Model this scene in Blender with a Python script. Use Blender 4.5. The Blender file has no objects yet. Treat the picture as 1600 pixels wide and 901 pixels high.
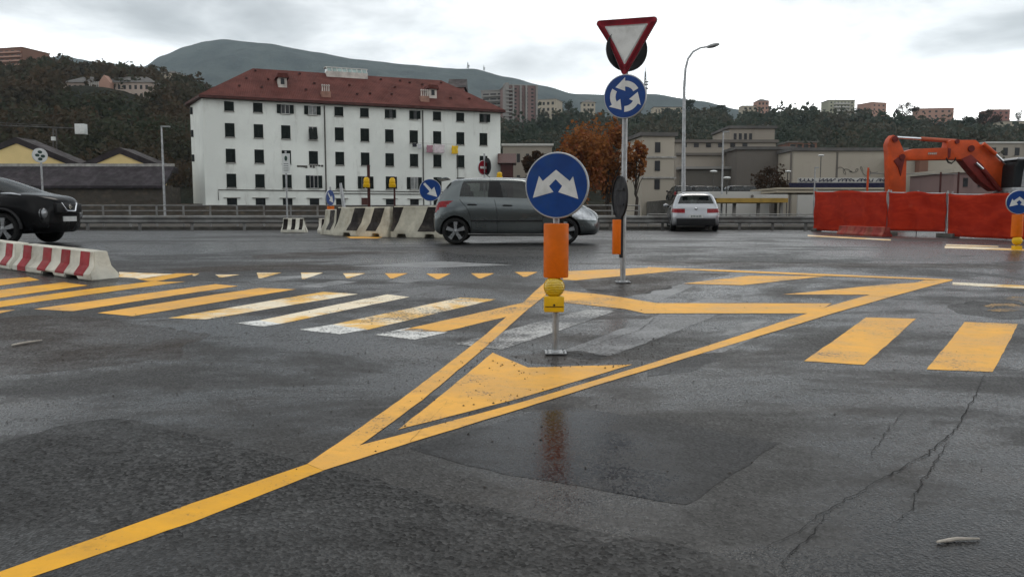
import bpy, bmesh, math, random
import numpy as np
from mathutils import Vector, Matrix
R = math.radians
rnd = random.Random(7)
sc = bpy.context.scene
COL = sc.collection

# ---------------------------------------------------------------- camera model (photo is 1600 x 901)
F, CX, CY, HOR = 1244.0, 800.0, 450.5, 332.0
PITCH = math.atan((CY - HOR) / F)
H = 0.70                                             # eye height above the roundabout road
cp, sp_ = math.cos(PITCH), math.sin(PITCH)

def ray(x, y):
    a, b = (x - CX) / F, (CY - y) / F
    return Vector((a, cp + b * sp_, -sp_ + b * cp))

def W(x, y, Y):                                      # a point of the photo at forward distance Y
    d = ray(x, y); t = Y / d.y
    return Vector((d.x * t, Y, H + d.z * t))

# road profile: the street climbs from the viewer up to the level roundabout
KN = [(-60, -1.5), (-20, -1.35), (0, -1.10), (4, -0.88), (7.5, -0.62), (11.3, -0.28), (14, -0.11), (17.5, -0.01), (21, 0.0), (40, 0.0)]
def _pchip(kn):
    xs = [k[0] for k in kn]; ys = [k[1] for k in kn]; n = len(xs)
    h = [xs[i+1]-xs[i] for i in range(n-1)]; dl = [(ys[i+1]-ys[i])/h[i] for i in range(n-1)]
    m = [dl[0]] + [0 if dl[i-1]*dl[i] <= 0 else 2*dl[i-1]*dl[i]/(dl[i-1]+dl[i]) for i in range(1, n-1)] + [0]
    def f(x):
        if x <= xs[0]: return ys[0]
        if x >= xs[-1]: return ys[-1]
        i = max(k for k in range(n-1) if xs[k] <= x); t = (x-xs[i])/h[i]
        return ((2*t**3-3*t*t+1)*ys[i] + (t**3-2*t*t+t)*h[i]*m[i] + (-2*t**3+3*t*t)*ys[i+1] + (t**3-t*t)*h[i]*m[i+1])
    return f
_pf = _pchip(KN)
STEP = 0.25
def gz(Y):                                           # piecewise linear on STEP so that sheets agree exactly
    k = math.floor(Y / STEP); t = Y / STEP - k
    return _pf(k*STEP) * (1-t) + _pf((k+1)*STEP) * t

def proj(p):                                         # world -> photo point
    y, z = p[1], p[2]-H; zc = y*cp - z*sp_; yc = y*sp_ + z*cp
    return CX + F*p[0]/zc, CY - F*yc/zc

def G(x, y):                                         # photo point on the road
    d = ray(x, y); lo, hi = 0.3, 400.0
    fn = lambda Y: H + d.z * Y / d.y - gz(Y)
    for _ in range(60):
        m = (lo + hi) / 2
        if fn(m) > 0: lo = m
        else: hi = m
    t = lo / d.y
    return Vector((d.x * t, lo, gz(lo)))

# ---------------------------------------------------------------- objects
def tag(o, label=None, cat=None, group=None, kind=None):
    if label: o['label'] = label
    if cat: o['category'] = cat
    if group: o['group'] = group
    if kind: o['kind'] = kind
    return o

def thing(name, label, cat, loc=(0, 0, 0), rz=0.0, group=None):
    o = bpy.data.objects.new(name, None); COL.objects.link(o)
    o.empty_display_size = 0.2
    o.location = loc; o.rotation_euler = (0, 0, rz)
    return tag(o, label, cat, group)

def copy_tree(o, parent=None):
    c = o.copy(); COL.objects.link(c); c.parent = parent
    for ch in list(o.children): copy_tree(ch, c)
    return c

class MB:
    def __init__(s): s.v = []; s.f = []; s.m = []; s.cur = 0
    def add(s, vs, fs):
        b = len(s.v); s.v += [tuple(v) for v in vs]; s.f += [tuple(b + i for i in f) for f in fs]; s.m += [s.cur] * len(fs); return s
    def box(s, c, d, rz=0.0, rx=0.0, ry=0.0, taper=None):
        x, y, z = d[0]/2, d[1]/2, d[2]/2
        tx, ty = taper or (1, 1)
        p = [(-x,-y,-z),(x,-y,-z),(x,y,-z),(-x,y,-z),(-x*tx,-y*ty,z),(x*tx,-y*ty,z),(x*tx,y*ty,z),(-x*tx,y*ty,z)]
        M = Matrix.Rotation(rz,3,'Z') @ Matrix.Rotation(ry,3,'Y') @ Matrix.Rotation(rx,3,'X')
        c = Vector(c)
        return s.add([M @ Vector(q) + c for q in p], [(3,2,1,0),(4,5,6,7),(0,1,5,4),(1,2,6,5),(2,3,7,6),(3,0,4,7)])
    def b2(s, x0, x1, y0, y1, z0, z1):
        return s.box(((x0+x1)/2,(y0+y1)/2,(z0+z1)/2), (abs(x1-x0),abs(y1-y0),abs(z1-z0)))
    def cyl(s, p0, p1, r0, r1=None, n=12, cap=True):
        return s.tube([p0, p1], [r0, r0 if r1 is None else r1], n, cap)
    def tube(s, pts, rs, n=10, cap=True):
        pts = [Vector(p) for p in pts]
        if not isinstance(rs, (list, tuple)): rs = [rs]*len(pts)
        vs, fs = [], []
        T0 = (pts[1]-pts[0]).normalized()
        ref = Vector((0,0,1)) if abs(T0.z) < 0.9 else Vector((1,0,0))
        U = T0.cross(ref).normalized()
        for i, p in enumerate(pts):
            T = (pts[min(i+1,len(pts)-1)] - pts[max(i-1,0)]).normalized()
            U = (U - T*U.dot(T)).normalized(); V = T.cross(U)
            for k in range(n):
                a = 2*math.pi*k/n
                vs.append(p + (U*math.cos(a) + V*math.sin(a))*rs[i])
        for i in range(len(pts)-1):
            for k in range(n):
                k2 = (k+1) % n
                fs.append((i*n+k, (i+1)*n+k, (i+1)*n+k2, i*n+k2))
        if cap:
            fs.append(tuple(range(n))); fs.append(tuple((len(pts)-1)*n + k for k in reversed(range(n))))
        return s.add(vs, fs)
    def prism(s, pts, depth, plane='xz', off=0.0):   # outline extruded; plane xz: points are (x,z), depth along +y
        n = len(pts)
        if plane == 'xz': a = [(p[0], off, p[1]) for p in pts]; b = [(p[0], off+depth, p[1]) for p in pts]
        elif plane == 'yz': a = [(off, p[0], p[1]) for p in pts]; b = [(off+depth, p[0], p[1]) for p in pts]
        else: a = [(p[0], p[1], off) for p in pts]; b = [(p[0], p[1], off+depth) for p in pts]
        fs = [tuple(range(n)), tuple(reversed(range(n, 2*n)))]
        for i in range(n):
            j = (i+1) % n; fs.append((i, i+n, j+n, j))
        return s.add(a + b, fs)
    def lathe(s, prof, n=24, axis='z', c=(0,0,0)):   # prof: (r, h)
        vs, fs = [], []
        for r, h in prof:
            for k in range(n):
                a = 2*math.pi*k/n; x, y = r*math.cos(a), r*math.sin(a)
                v = (x, y, h) if axis == 'z' else ((x, h, y) if axis == 'y' else (h, x, y))
                vs.append((v[0]+c[0], v[1]+c[1], v[2]+c[2]))
        for i in range(len(prof)-1):
            for k in range(n):
                k2 = (k+1) % n; fs.append((i*n+k, i*n+k2, (i+1)*n+k2, (i+1)*n+k))
        return s.add(vs, fs)
    def sphere(s, c, r, n=12, m=8, sz=1.0):
        prof = [(max(1e-4, r*math.sin(math.pi*i/m)), -r*sz*math.cos(math.pi*i/m)) for i in range(m+1)]
        return s.lathe(prof, n, 'z', c)
    def build(s, name, mats, parent=None, smooth=False, world=False, bevel=0.0, angle=40):
        if world and parent is not None:
            off = Vector((0,0,0)); q = parent
            while q is not None: off += Vector(q.location); q = q.parent
            vs = [(v[0]-off.x, v[1]-off.y, v[2]-off.z) for v in s.v]
        else: vs = s.v
        me = bpy.data.meshes.new(name); me.from_pydata(vs, [], s.f)
        if not isinstance(mats, (list, tuple)): mats = [mats]
        for m in mats: me.materials.append(m)
        me.polygons.foreach_set('material_index', s.m)
        bm = bmesh.new(); bm.from_mesh(me)
        bmesh.ops.recalc_face_normals(bm, faces=bm.faces)
        if bevel > 0:
            es = [e for e in bm.edges if len(e.link_faces) == 2 and e.calc_face_angle(0) > 0.6]
            bmesh.ops.bevel(bm, geom=es, offset=bevel, segments=2, profile=0.6, affect='EDGES')
        if smooth or bevel > 0:
            for f in bm.faces: f.smooth = True
            for e in bm.edges:
                if len(e.link_faces) == 2 and e.calc_face_angle(0) > R(angle): e.smooth = False
        bm.to_mesh(me); bm.free()
        o = bpy.data.objects.new(name, me); COL.objects.link(o)
        o.parent = parent
        return o

def mesh_obj(name, verts, faces, mats, parent=None, smooth=False):
    me = bpy.data.meshes.new(name); me.from_pydata([tuple(v) for v in verts], [], faces)
    for m in (mats if isinstance(mats, (list, tuple)) else [mats]): me.materials.append(m)
    if smooth: me.polygons.foreach_set('use_smooth', [True]*len(me.polygons))
    o = bpy.data.objects.new(name, me); COL.objects.link(o); o.parent = parent
    return o

# ---------------------------------------------------------------- materials
class NT:
    def __init__(s, name):
        s.m = bpy.data.materials.new(name); s.m.use_nodes = True
        s.t = s.m.node_tree; s.p = s.t.nodes['Principled BSDF']; s._pos = None
    def n(s, typ, **kw):
        nd = s.t.nodes.new(typ)
        for k, v in kw.items(): setattr(nd, k, v)
        return nd
    def l(s, a, b): s.t.links.new(a, b)
    def pos(s, scale=(1,1,1), obj=False):
        g = s.n('ShaderNodeTexCoord').outputs['Object'] if obj else s.n('ShaderNodeNewGeometry').outputs['Position']
        mp = s.n('ShaderNodeMapping'); mp.inputs['Scale'].default_value = scale
        s.l(g, mp.inputs[0]); return mp.outputs[0]
    def noise(s, vec, scale, detail=4, rough=0.55, dist=0.0):
        nd = s.n('ShaderNodeTexNoise'); s.l(vec, nd.inputs['Vector'])
        nd.inputs['Scale'].default_value = scale; nd.inputs['Detail'].default_value = detail
        nd.inputs['Roughness'].default_value = rough; nd.inputs['Distortion'].default_value = dist
        return nd.outputs[0]
    def ramp(s, fac, a, b, va=0.0, vb=1.0):
        nd = s.n('ShaderNodeMapRange'); nd.interpolation_type = 'SMOOTHSTEP'
        s.l(fac, nd.inputs[0])
        for i, v in zip((1,2,3,4), (a,b,va,vb)): nd.inputs[i].default_value = v
        return nd.outputs[0]
    def mix(s, fac, a, b):
        nd = s.n('ShaderNodeMix'); nd.data_type = 'RGBA'
        if isinstance(fac, (int, float)): nd.inputs[0].default_value = fac
        else: s.l(fac, nd.inputs[0])
        for sock, v in ((nd.inputs[6], a), (nd.inputs[7], b)):
            if isinstance(v, (tuple, list)): sock.default_value = (*v[:3], 1)
            else: s.l(v, sock)
        return nd.outputs[2]
    def math(s, op, a, b=None):
        nd = s.n('ShaderNodeMath'); nd.operation = op
        for sock, v in ((nd.inputs[0], a), (nd.inputs[1], b)):
            if v is None: continue
            if isinstance(v, (int, float)): sock.default_value = v
            else: s.l(v, sock)
        return nd.outputs[0]
    def bump(s, height, strength, dist=0.01):
        nd = s.n('ShaderNodeBump'); nd.inputs['Strength'].default_value = strength; nd.inputs['Distance'].default_value = dist
        s.l(height, nd.inputs['Height']); s.l(nd.outputs[0], s.p.inputs['Normal'])
    def set(s, **kw):
        for k, v in kw.items():
            sock = s.p.inputs[k.replace('_', ' ')]
            if hasattr(v, 'links') or hasattr(v, 'is_output'): s.l(v, sock)
            elif isinstance(v, (tuple, list)): sock.default_value = (*v[:3], 1)
            else: sock.default_value = v
        return s.m

def pm(name, col, rough=0.6, metal=0.0, var=0.25, scale=3.0, dirt=None, dscale=1.2, bump=0.0, bscale=20, coat=0.0, spec=0.22, obj=False):
    t = NT(name); v = t.pos(obj=obj)
    dk = tuple(c*(1-var) for c in col); lt = tuple(min(1, c*(1+var*0.5)) for c in col)
    c = t.mix(t.ramp(t.noise(v, scale, 6, 0.6), 0.3, 0.7), dk, lt)
    if dirt:
        c = t.mix(t.ramp(t.noise(v, dscale, 8, 0.65, 0.4), 0.48, 0.75, 0, 0.75), c, dirt)
    rr = t.ramp(t.noise(v, scale*2.3, 4), 0.3, 0.7, max(0.03, rough*0.8), min(1, rough*1.2))
    t.set(Base_Color=c, Roughness=rr, Metallic=metal, Coat_Weight=coat, Specular_IOR_Level=spec)
    if coat: t.p.inputs['Coat Roughness'].default_value = 0.04
    if bump: t.bump(t.noise(v, bscale, 5), bump, 0.02)
    return t.m

M = {}
M['galv'] = pm('galvanised_steel', (0.36,0.37,0.38), 0.42, 0.75, 0.25, 6, (0.2,0.19,0.18), 3)
M['sign_back'] = pm('sign_back', (0.022,0.022,0.025), 0.6, 0.0, 0.3, 4, spec=0.2)
M['sign_edge'] = pm('sign_edge', (0.42,0.43,0.44), 0.45, 0.6, 0.2, 5)
M['blue'] = pm('sign_blue', (0.004,0.042,0.20), 0.35, 0, 0.22, 5, (0.010,0.045,0.14), 5, spec=0.3)
M['white_film'] = pm('sign_white', (0.62,0.63,0.62), 0.4, 0, 0.12, 6, (0.42,0.42,0.4), 5)
M['red_film'] = pm('sign_red', (0.24,0.006,0.018), 0.45, 0, 0.25, 5, (0.15,0.02,0.025), 6, spec=0.25)
M['orange'] = pm('orange_plastic', (0.66,0.135,0.003), 0.5, 0, 0.15, 5, (0.46,0.09,0.004), 5, spec=0.2)
M['yellow_pl'] = pm('yellow_plastic', (0.72,0.43,0.012), 0.38, 0, 0.15, 6, (0.4,0.25,0.03), 6)
M['black'] = pm('black_plastic', (0.012,0.012,0.013), 0.5, 0, 0.3, 8)
M['rubber'] = pm('tyre_rubber', (0.012,0.012,0.012), 0.75, 0, 0.4, 12)
M['alloy'] = pm('alloy_rim', (0.30,0.31,0.32), 0.32, 0.8, 0.15, 9)
M['chrome'] = pm('chrome_trim', (0.75,0.76,0.78), 0.12, 1.0, 0.05, 4)
M['conc_white'] = pm('painted_concrete', (0.60,0.585,0.51), 0.75, 0, 0.25, 2.5, (0.24,0.20,0.14), 2.6, 0.25, 30)
M['conc_dirty'] = pm('old_painted_concrete', (0.46,0.44,0.36), 0.8, 0, 0.3, 2.5, (0.20,0.17,0.12), 1.6, 0.3, 30)
M['bar_red'] = pm('barrier_red', (0.30,0.022,0.03), 0.6, 0, 0.3, 4, (0.20,0.06,0.05), 3)
M['bar_black'] = pm('barrier_black', (0.012,0.009,0.008), 0.7, 0, 0.4, 4, (0.10,0.085,0.07), 3)
M['asph_col'] = None

DAMP = G(880, 684)
def asphalt(name, dark, light, r_wet, r_dry, lo, hi, agg, bump, tint=None, pits=0.5, spec=0.22):
    t = NT(name); v = t.pos(); vs = t.pos((0.45, 1.0, 1.0))
    big = t.noise(vs, 0.42, 7, 0.62, 0.6)
    mid = t.noise(vs, 2.3, 7, 0.65, 0.3)
    wet = t.ramp(t.math('ADD', t.math('MULTIPLY', big, 0.68), t.math('MULTIPLY', mid, 0.32)), lo, hi)   # 1 = dry
    # one soft edged damp hollow in the road before the island
    vd = t.n('ShaderNodeVectorMath'); vd.operation = 'DISTANCE'; t.l(t.pos((1,0.62,0)), vd.inputs[0]); vd.inputs[1].default_value = (DAMP.x, DAMP.y*0.62, 0)
    damp = t.ramp(t.math('ADD', vd.outputs['Value'], t.math('MULTIPLY', t.math('SUBTRACT', mid, 0.5), 1.6)), 0.20, 0.95, 0.80, 0)
    wet = t.math('MULTIPLY', wet, t.math('SUBTRACT', 1.0, damp))
    fine = t.noise(v, agg, 3, 0.6)
    vo = t.n('ShaderNodeTexVoronoi'); t.l(v, vo.inputs['Vector']); vo.inputs['Scale'].default_value = agg*0.9
    c = t.mix(wet, dark, light)
    if tint: c = t.mix(t.ramp(t.noise(vs, 0.9, 6, 0.6, 0.5), 0.52, 0.72, 0, 0.8), c, tint)
    sepc = t.n('ShaderNodeSeparateColor'); t.l(vo.outputs['Color'], sepc.inputs[0]); cell = sepc.outputs[0]
    pv = t.math('MULTIPLY', t.ramp(t.noise(vs, 0.8, 5, 0.65), 0.35, 0.68, 0.25, 1.0), t.ramp(cell, 0.50, 1.0, 0, pits))
    c = t.mix(pv, c, tuple(min(1, x*2.6) for x in light))
    c = t.mix(t.ramp(cell, 0.0, 0.45, pits, 0), c, tuple(x*0.25 for x in dark))
    c = t.mix(t.ramp(fine, 0.30, 0.44, 0.6, 0), c, tuple(x*0.35 for x in dark))
    rr = t.math('ADD', t.ramp(wet, 0, 1, r_wet, r_dry), t.math('ADD', t.math('MULTIPLY', t.math('SUBTRACT', fine, 0.5), 0.22), t.math('MULTIPLY', t.math('SUBTRACT', sepc.outputs[1], 0.5), 0.24)))
    t.set(Base_Color=c, Roughness=rr, Specular_IOR_Level=t.ramp(wet, 0, 1, spec*1.55, spec*0.75))
    hgt = t.math('ADD', t.math('MULTIPLY', vo.outputs['Distance'], 0.8), t.math('ADD', t.math('MULTIPLY', fine, 0.6), t.math('MULTIPLY', mid, 0.35)))
    t.bump(hgt, bump, 0.010)
    return t.m

def paint(name, col, wear_lo, wear_hi, under=(0.045,0.045,0.046), under2=None, dirt=0.5):
    t = NT(name); v = t.pos(); vs = t.pos((0.5, 1.0, 1.0))
    fine = t.noise(v, 38, 6, 0.7); mid = t.noise(vs, 3.2, 6, 0.65, 0.4); big = t.noise(vs, 0.55, 4, 0.6)
    w = t.math('ADD', t.math('MULTIPLY', fine, 0.45), t.math('ADD', t.math('MULTIPLY', mid, 0.33), t.math('MULTIPLY', big, 0.22)))
    c = t.mix(t.ramp(mid, 0.35, 0.7), tuple(x*0.80 for x in col), col)
    if under2: c = t.mix(t.ramp(t.noise(vs, 1.3, 6, 0.7, 0.5), 0.46, 0.58), c, under2)
    c = t.mix(t.ramp(t.noise(v, 9, 6, 0.7), 0.5, 0.8, 0, dirt), c, tuple(x*0.45+0.01 for x in col))
    k = t.ramp(w, wear_lo, wear_hi)
    c = t.mix(k, under, c)
    t.set(Base_Color=c, Roughness=t.ramp(mid, 0.3, 0.7, 0.34, 0.60), Specular_IOR_Level=0.22)
    t.bump(t.math('ADD', fine, t.math('MULTIPLY', k, 0.6)), 0.22, 0.006)
    return t.m

M['asphalt'] = asphalt('wet_asphalt', (0.019,0.019,0.0195), (0.040,0.039,0.038), 0.19, 0.54, 0.40, 0.60, 75, 0.20, (0.040,0.033,0.028))
M['coarse'] = asphalt('coarse_asphalt', (0.012,0.012,0.0122), (0.026,0.026,0.026), 0.40, 0.66, 0.36, 0.62, 62, 0.42, None, 1.0, 0.26)
M['patch'] = asphalt('smooth_wet_patch', (0.009,0.0095,0.0105), (0.018,0.018,0.019), 0.15, 0.46, 0.34, 0.56, 80, 0.05, None, 0.5, 0.22)
M['ring'] = asphalt('roundabout_asphalt', (0.020,0.020,0.021), (0.038,0.038,0.038), 0.30, 0.52, 0.42, 0.60, 50, 0.16)
M['seam'] = asphalt('patch_edge_asphalt', (0.032,0.032,0.032), (0.052,0.051,0.050), 0.26, 0.44, 0.40, 0.60, 70, 0.12)
M['mud'] = asphalt('muddy_asphalt', (0.014,0.011,0.009), (0.036,0.028,0.023), 0.34, 0.62, 0.40, 0.62, 60, 0.25, None, 0.5, 0.22)
M['crack'] = pm('crack_dark', (0.010,0.010,0.010), 0.8, 0, 0.3, 20)
M['yel'] = paint('yellow_road_paint', (0.84,0.435,0.075), 0.36, 0.46, dirt=0.6)
M['yel_fade'] = paint('faded_yellow_paint', (0.86,0.50,0.11), 0.38, 0.48, under2=(0.84,0.74,0.56))
M['yel_deep'] = paint('deep_yellow_paint', (0.80,0.40,0.026), 0.35, 0.45, dirt=0.6)
M['yel_ghost'] = paint('almost_gone_yellow_paint', (0.55,0.32,0.09), 0.44, 0.60, dirt=0.7)
M['whi_mid'] = paint('half_worn_white_paint', (0.50,0.50,0.49), 0.43, 0.56, dirt=0.8)
M['whi'] = paint('worn_white_paint', (0.82,0.82,0.79), 0.40, 0.52)
M['whi_old'] = paint('old_white_paint', (0.27,0.275,0.28), 0.40, 0.56, dirt=0.7)
SKY_BACK, SKY_FRONT, EXPO, HAZE = 1.65, 1.6, 0.34, 0.00012
# ================================================================ ground, road, markings
def sheet_rows():
    ys = []
    y = -12.0
    while y < 24.0: ys.append(y); y += STEP
    return ys + [26, 28, 30, 32, 34]

def grid_sheet(name, xs, ys, zoff, mat, parent=None):
    vs = [(x, y, gz(y)+zoff) for y in ys for x in xs]; n = len(xs)
    fs = [(j*n+i, j*n+i+1, (j+1)*n+i+1, (j+1)*n+i) for j in range(len(ys)-1) for i in range(n-1)]
    return mesh_obj(name, vs, fs, mat, parent)

M['earth'] = pm('dark_earth', (0.045,0.038,0.030), 0.9, 0, 0.5, 0.3, (0.02,0.022,0.012), 0.1, 0.4, 3)
gy = [-60, -40, -20] + sheet_rows() + [60, 120, 300, 800, 2000, 5000]
gx = [-5000, -1500, -400, -120, -40, 0, 40, 120, 400, 1500, 5000]
tag(grid_sheet('ground', gx, gy, -0.05, M['earth']), 'dark earth ground beyond the road', None, None, 'structure')
road = grid_sheet('road', [-90, -60, -30, -15, 0, 15, 30, 60, 90], sheet_rows(), 0.0, M['asphalt'])
tag(road, 'wet grey asphalt street rising to a roundabout', None, None, 'structure')

def flat(name, px, mat, layer=1, parent=road, jitter=0.0, label=None, dense=False):
    """polygon given in photo points, laid on the road as a thin sheet"""
    pts = [G(*p) for p in px]
    if jitter:
        out = []
        for i, a in enumerate(pts):
            b = pts[(i+1) % len(pts)]; n = max(1, int((b-a).length / 0.12))
            for k in range(n):
                q = a.lerp(b, k/n); q = q + Vector((rnd.uniform(-1,1), rnd.uniform(-1,1), 0))*jitter*(0.3 if k == 0 else 1)
                out.append(q)
        pts = out
    bm = bmesh.new()
    vs = [bm.verts.new((p.x, p.y, 0)) for p in pts]
    f = bm.faces.new(vs)
    bmesh.ops.triangulate(bm, faces=[f])
    y0, y1 = min(p.y for p in pts), max(p.y for p in pts)
    k = math.ceil(y0/STEP)
    while k*STEP < y1 and k*STEP < 24:
        geom = bm.verts[:] + bm.edges[:] + bm.faces[:]
        bmesh.ops.bisect_plane(bm, geom=geom, plane_co=(0, k*STEP, 0), plane_no=(0, 1, 0), dist=1e-5)
        k += 1
    bmesh.ops.recalc_face_normals(bm, faces=bm.faces)
    for v in bm.verts: v.co.z = gz(v.co.y) + (0.0008 if layer == 1 else 0.0012*layer)
    for f in bm.faces:
        if f.normal.z < 0: f.normal_flip()
    bm.normal_update()
    for f in bm.faces:
        if f.normal.z < 0: f.normal_flip()
    me = bpy.data.meshes.new(name); bm.to_mesh(me); bm.free(); me.materials.append(mat)
    o = bpy.data.objects.new(name, me); COL.objects.link(o); o.parent = parent
    if label: o['label'] = label
    return o

# surfaces of different asphalt
ring_px = [(-900,413),(0,412),(200,409),(330,409),(430,403),(560,402),(700,409),(850,412),(1010,413),(1250,421),(1490,432),(1600,434),(2500,440),(2500,361.2),(-900,361.2)]
flat('roundabout_surface', ring_px, M['ring'], 1, jitter=0.03)
flat('coarse_surface', [(-400,790),(0,690),(95,665),(178,653),(215,657),(310,680),(400,702),(480,722),(560,741),(700,781),(900,822),(1060,852),(1130,868),(1185,885),(1260,930),(1300,1100),(-700,1100)], M['coarse'], 1, jitter=0.025)
0 and flat('patch_border', [(560,706),(690,672),(868,622),(1010,640),(1240,682),(1262,690),(1085,812),(1000,815),(820,778),(700,752)], M['seam'], 1, jitter=0.012)
flat('smooth_patch', [(640,700),(720,677),(868,632),(1060,660),(1216,692),(1071,788),(880,755),(790,742)], M['patch'], 1.2, jitter=0.022)
flat('muddy_surface', [(895,440),(930,428),(1010,424),(1090,426),(1140,428),(1075,440),(1040,452),(985,463),(930,458)], M['mud'], 1, jitter=0.05)
flat('muddy_surface', [(-60,500),(60,492),(150,497),(240,508),(330,522),(290,536),(285,556),(180,570),(60,584),(-60,592)], M['mud'], 1, jitter=0.06)
flat('muddy_surface', [(800,556),(855,549),(905,548),(960,556),(930,569),(830,568)], M['mud'], 1, jitter=0.04)
flat('worn_patch', [(1010,572),(1105,553),(1130,556),(1078,582),(1012,588)], M['patch'], 1, jitter=0.03)
flat('utility_cover_patch', [(1478,480),(1520,470),(1620,476),(1640,498),(1560,498),(1492,488)], M['coarse'], 1, jitter=0.05)

# left crossing: yellow stripes over old white ones
Y_, YF, YD, WH, WO = M['yel'], M['yel_fade'], M['yel_deep'], M['whi'], M['whi_old']
for px, m in [
    ([(-40,439),(-40,452),(62,437.5),(45,433)], YD),
    ([(-60,461),(-60,474),(137,446),(100,441)], YD),
    ([(-60,479),(-60,489),(0,480),(120,463),(290,440),(235,440),(120,454)], YD),
    ([(-60,494),(-60,503),(24,484),(0,485)], YD),
    ([(52,483),(115,486),(372,447),(337,444)], Y_),
    ([(152,489),(207,494),(462,452),(405,450)], Y_),
    ([(262,497),(322,499),(560,459.5),(505,456)], YF),
    ([(405,500.5),(440,505.5),(640,464),(605,460)], YF),
    ([(520,507),(575,515),(775,467.5),(720,465)], YF),
    ([(625,516),(690,519),(815,489),(817,473)], Y_)]:
    flat('yellow_stripe', px, m, 2, jitter=0.006)
for px, m in [
    ([(365,505),(412,510),(440,505.7),(405,500.5)], WH),
    ([(605,460),(640,464.3),(712,447),(684,446)], WO),
    ([(467,515),(532,522),(575,515),(520,507)], WH),
    ([(585,523),(648,530.5),(700,519),(640,512)], WH),
    ([(710,537),(785,546),(960,487),(932,479)], M['whi_mid']),
    ([(858,555),(932,563.5),(1125,491),(1030,491)], WO),
    ([(985,463),(1030,471),(1085,446),(1060,444)], WO),
    ([(1075,474),(1170,472),(1105,465)], WO),
    ([(1122,525),(1160,520),(1210,499),(1160,504)], WO),
    ([(1098,552),(1130,550),(1180,528),(1130,536)], WO),
    ([(545,416),(690,408),(800,414),(690,418)], WO),
    ([(390,437),(425,439),(500,432),(470,430)], WO),
    ([(455,448),(500,449),(560,440),(530,438)], WO),
    ([(600,440),(640,442),(665,437),(625,436)], WO),
    ([(900,453),(950,457),(975,455),(920,451)], WO)]:
    flat('white_stripe', px, m, 1 if m is WO else 2, jitter=0.010)
for a, b, tx, yt, yb in [(300,312,303,427,431),(336,375,345,429,433.5),(401,440,406,426,435),(470,505,474,426,436),(536,571,543,427,434.5),(601,637,612,427,435),(666,704,684,427.5,436),(736,772,750,427,435),(804,840,820,425,432.5)]:
    flat('give_way_triangle', [(a,yt),(b,yt),(tx+2,yb),(tx-2,yb)], M['yel_fade'] if tx < 560 else Y_, 2, jitter=0.004)
for px, m in [([(275,427),(311,427),(243,440),(215,436)], YD), ([(186,425),(272,428),(228,436),(186,433)], YF), ([(540,369.5),(600,370),(590,372.5),(548,372.5)], Y_)]:
    flat('yellow_stripe', px, m, 2, jitter=0.02)

# the painted island
flat('edge_line', [(-120,938),(-120,960),(50,901),(300,816),(505,735),(480,725),(300,786),(0,893)], YD, 2, jitter=0.004)
flat('island_outline', [(480,725),(625,625),(750,530),(817,473),(852,441),(858,449),(852,462),(818,489),(760,541),(660,625),(562,696),(690,662),(825,625.5),(1000,573),(1300,477),(1445,438),(1489,438),(1300,490),(1100,551),(925,604),(800,643),(640,692),(505,735)], Y_, 3, jitter=0.003)
flat('island_outline', [(1012,417.5),(1250,426.5),(1488,436.5),(1488,438.5),(1250,429.5),(1075,421.8),(1012,419.5)], Y_, 3)
flat('chevron', [(622,671),(770,551),(825,574),(988,569.5),(805,624)], Y_, 2, jitter=0.004)
flat('chevron', [(868,453),(930,459),(975,465),(1025,473.5),(1300,474),(1272,489.5),(1007,489.5),(975,482.5),(868,471)], Y_, 2, jitter=0.004)
flat('chevron', [(880,424),(1012,418.5),(1075,421.5),(900,438),(880,437)], Y_, 2, jitter=0.004)
flat('chevron', [(1068,443),(1170,431),(1290,431.5),(1160,445.5)], Y_, 2, jitter=0.004)
flat('chevron', [(1223,460),(1360,460.5),(1452,440.5),(1385,444.5)], Y_, 2, jitter=0.004)
flat('edge_line', [(1488,441),(1640,448),(1640,453),(1488,445)], YF, 2, jitter=0.01)
for px in ([(1256,564),(1353,496),(1431,498),(1350,570)], [(1448,577),(1507,503),(1591,506),(1551,581)], [(1655,588),(1672,510),(1760,512),(1765,592)]):
    flat('yellow_stripe', px, Y_, 2, jitter=0.004)
flat('yellow_letter', [(1536,478),(1550,474),(1580,474),(1600,478),(1640,478),(1640,484),(1600,485),(1560,487),(1540,485),(1555,483),(1590,481.5),(1575,478),(1555,478),(1550,481)], M['yel_ghost'], 2, jitter=0.03)
flat('yellow_letter', [(1568,467),(1585,463),(1640,464),(1640,470),(1600,474),(1592,470)], M['yel_ghost'], 2, jitter=0.03)
flat('edge_line', [(1262,367),(1392,374),(1392,376),(1262,369)], YF, 2)
flat('edge_line', [(1476,384),(1640,391),(1640,393),(1476,388)], YF, 2)
flat('edge_line', [(1478,381.5),(1560,384.5),(1560,386),(1478,383.5)], YF, 2)

def crack(pts, w):
    P = [G(*p) for p in pts]; line = []
    for a, b in zip(P, P[1:]):
        n = max(2, int((b-a).length/0.05))
        for k in range(n):
            q = a.lerp(b, k/n); line.append(q + Vector((rnd.gauss(0,1), rnd.gauss(0,1), 0))*0.006)
    line.append(P[-1]); vs, fs = [], []
    for i, q in enumerate(line):
        T = (line[min(i+1,len(line)-1)] - line[max(0,i-1)]); T.z = 0; T.normalize(); N = Vector((-T.y, T.x, 0))
        ww = w*0.5*rnd.uniform(0.55, 1.35)*(0.3+0.7*math.sin(math.pi*(i+1)/(len(line)+1)))
        for s in (-1, 1):
            v = q + N*ww*s; vs.append((v.x, v.y, gz(v.y)+0.0075))
    for i in range(len(line)-1): fs.append((2*i, 2*i+2, 2*i+3, 2*i+1))
    return mesh_obj('crack', vs, fs, M['crack'], road)
crack([(1538,585),(1520,625),(1493,672),(1455,705),(1364,757),(1285,802),(1240,835),(1170,868)], 0.007)
crack([(1482,690),(1437,757),(1425,796),(1392,819)], 0.006)
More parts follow.
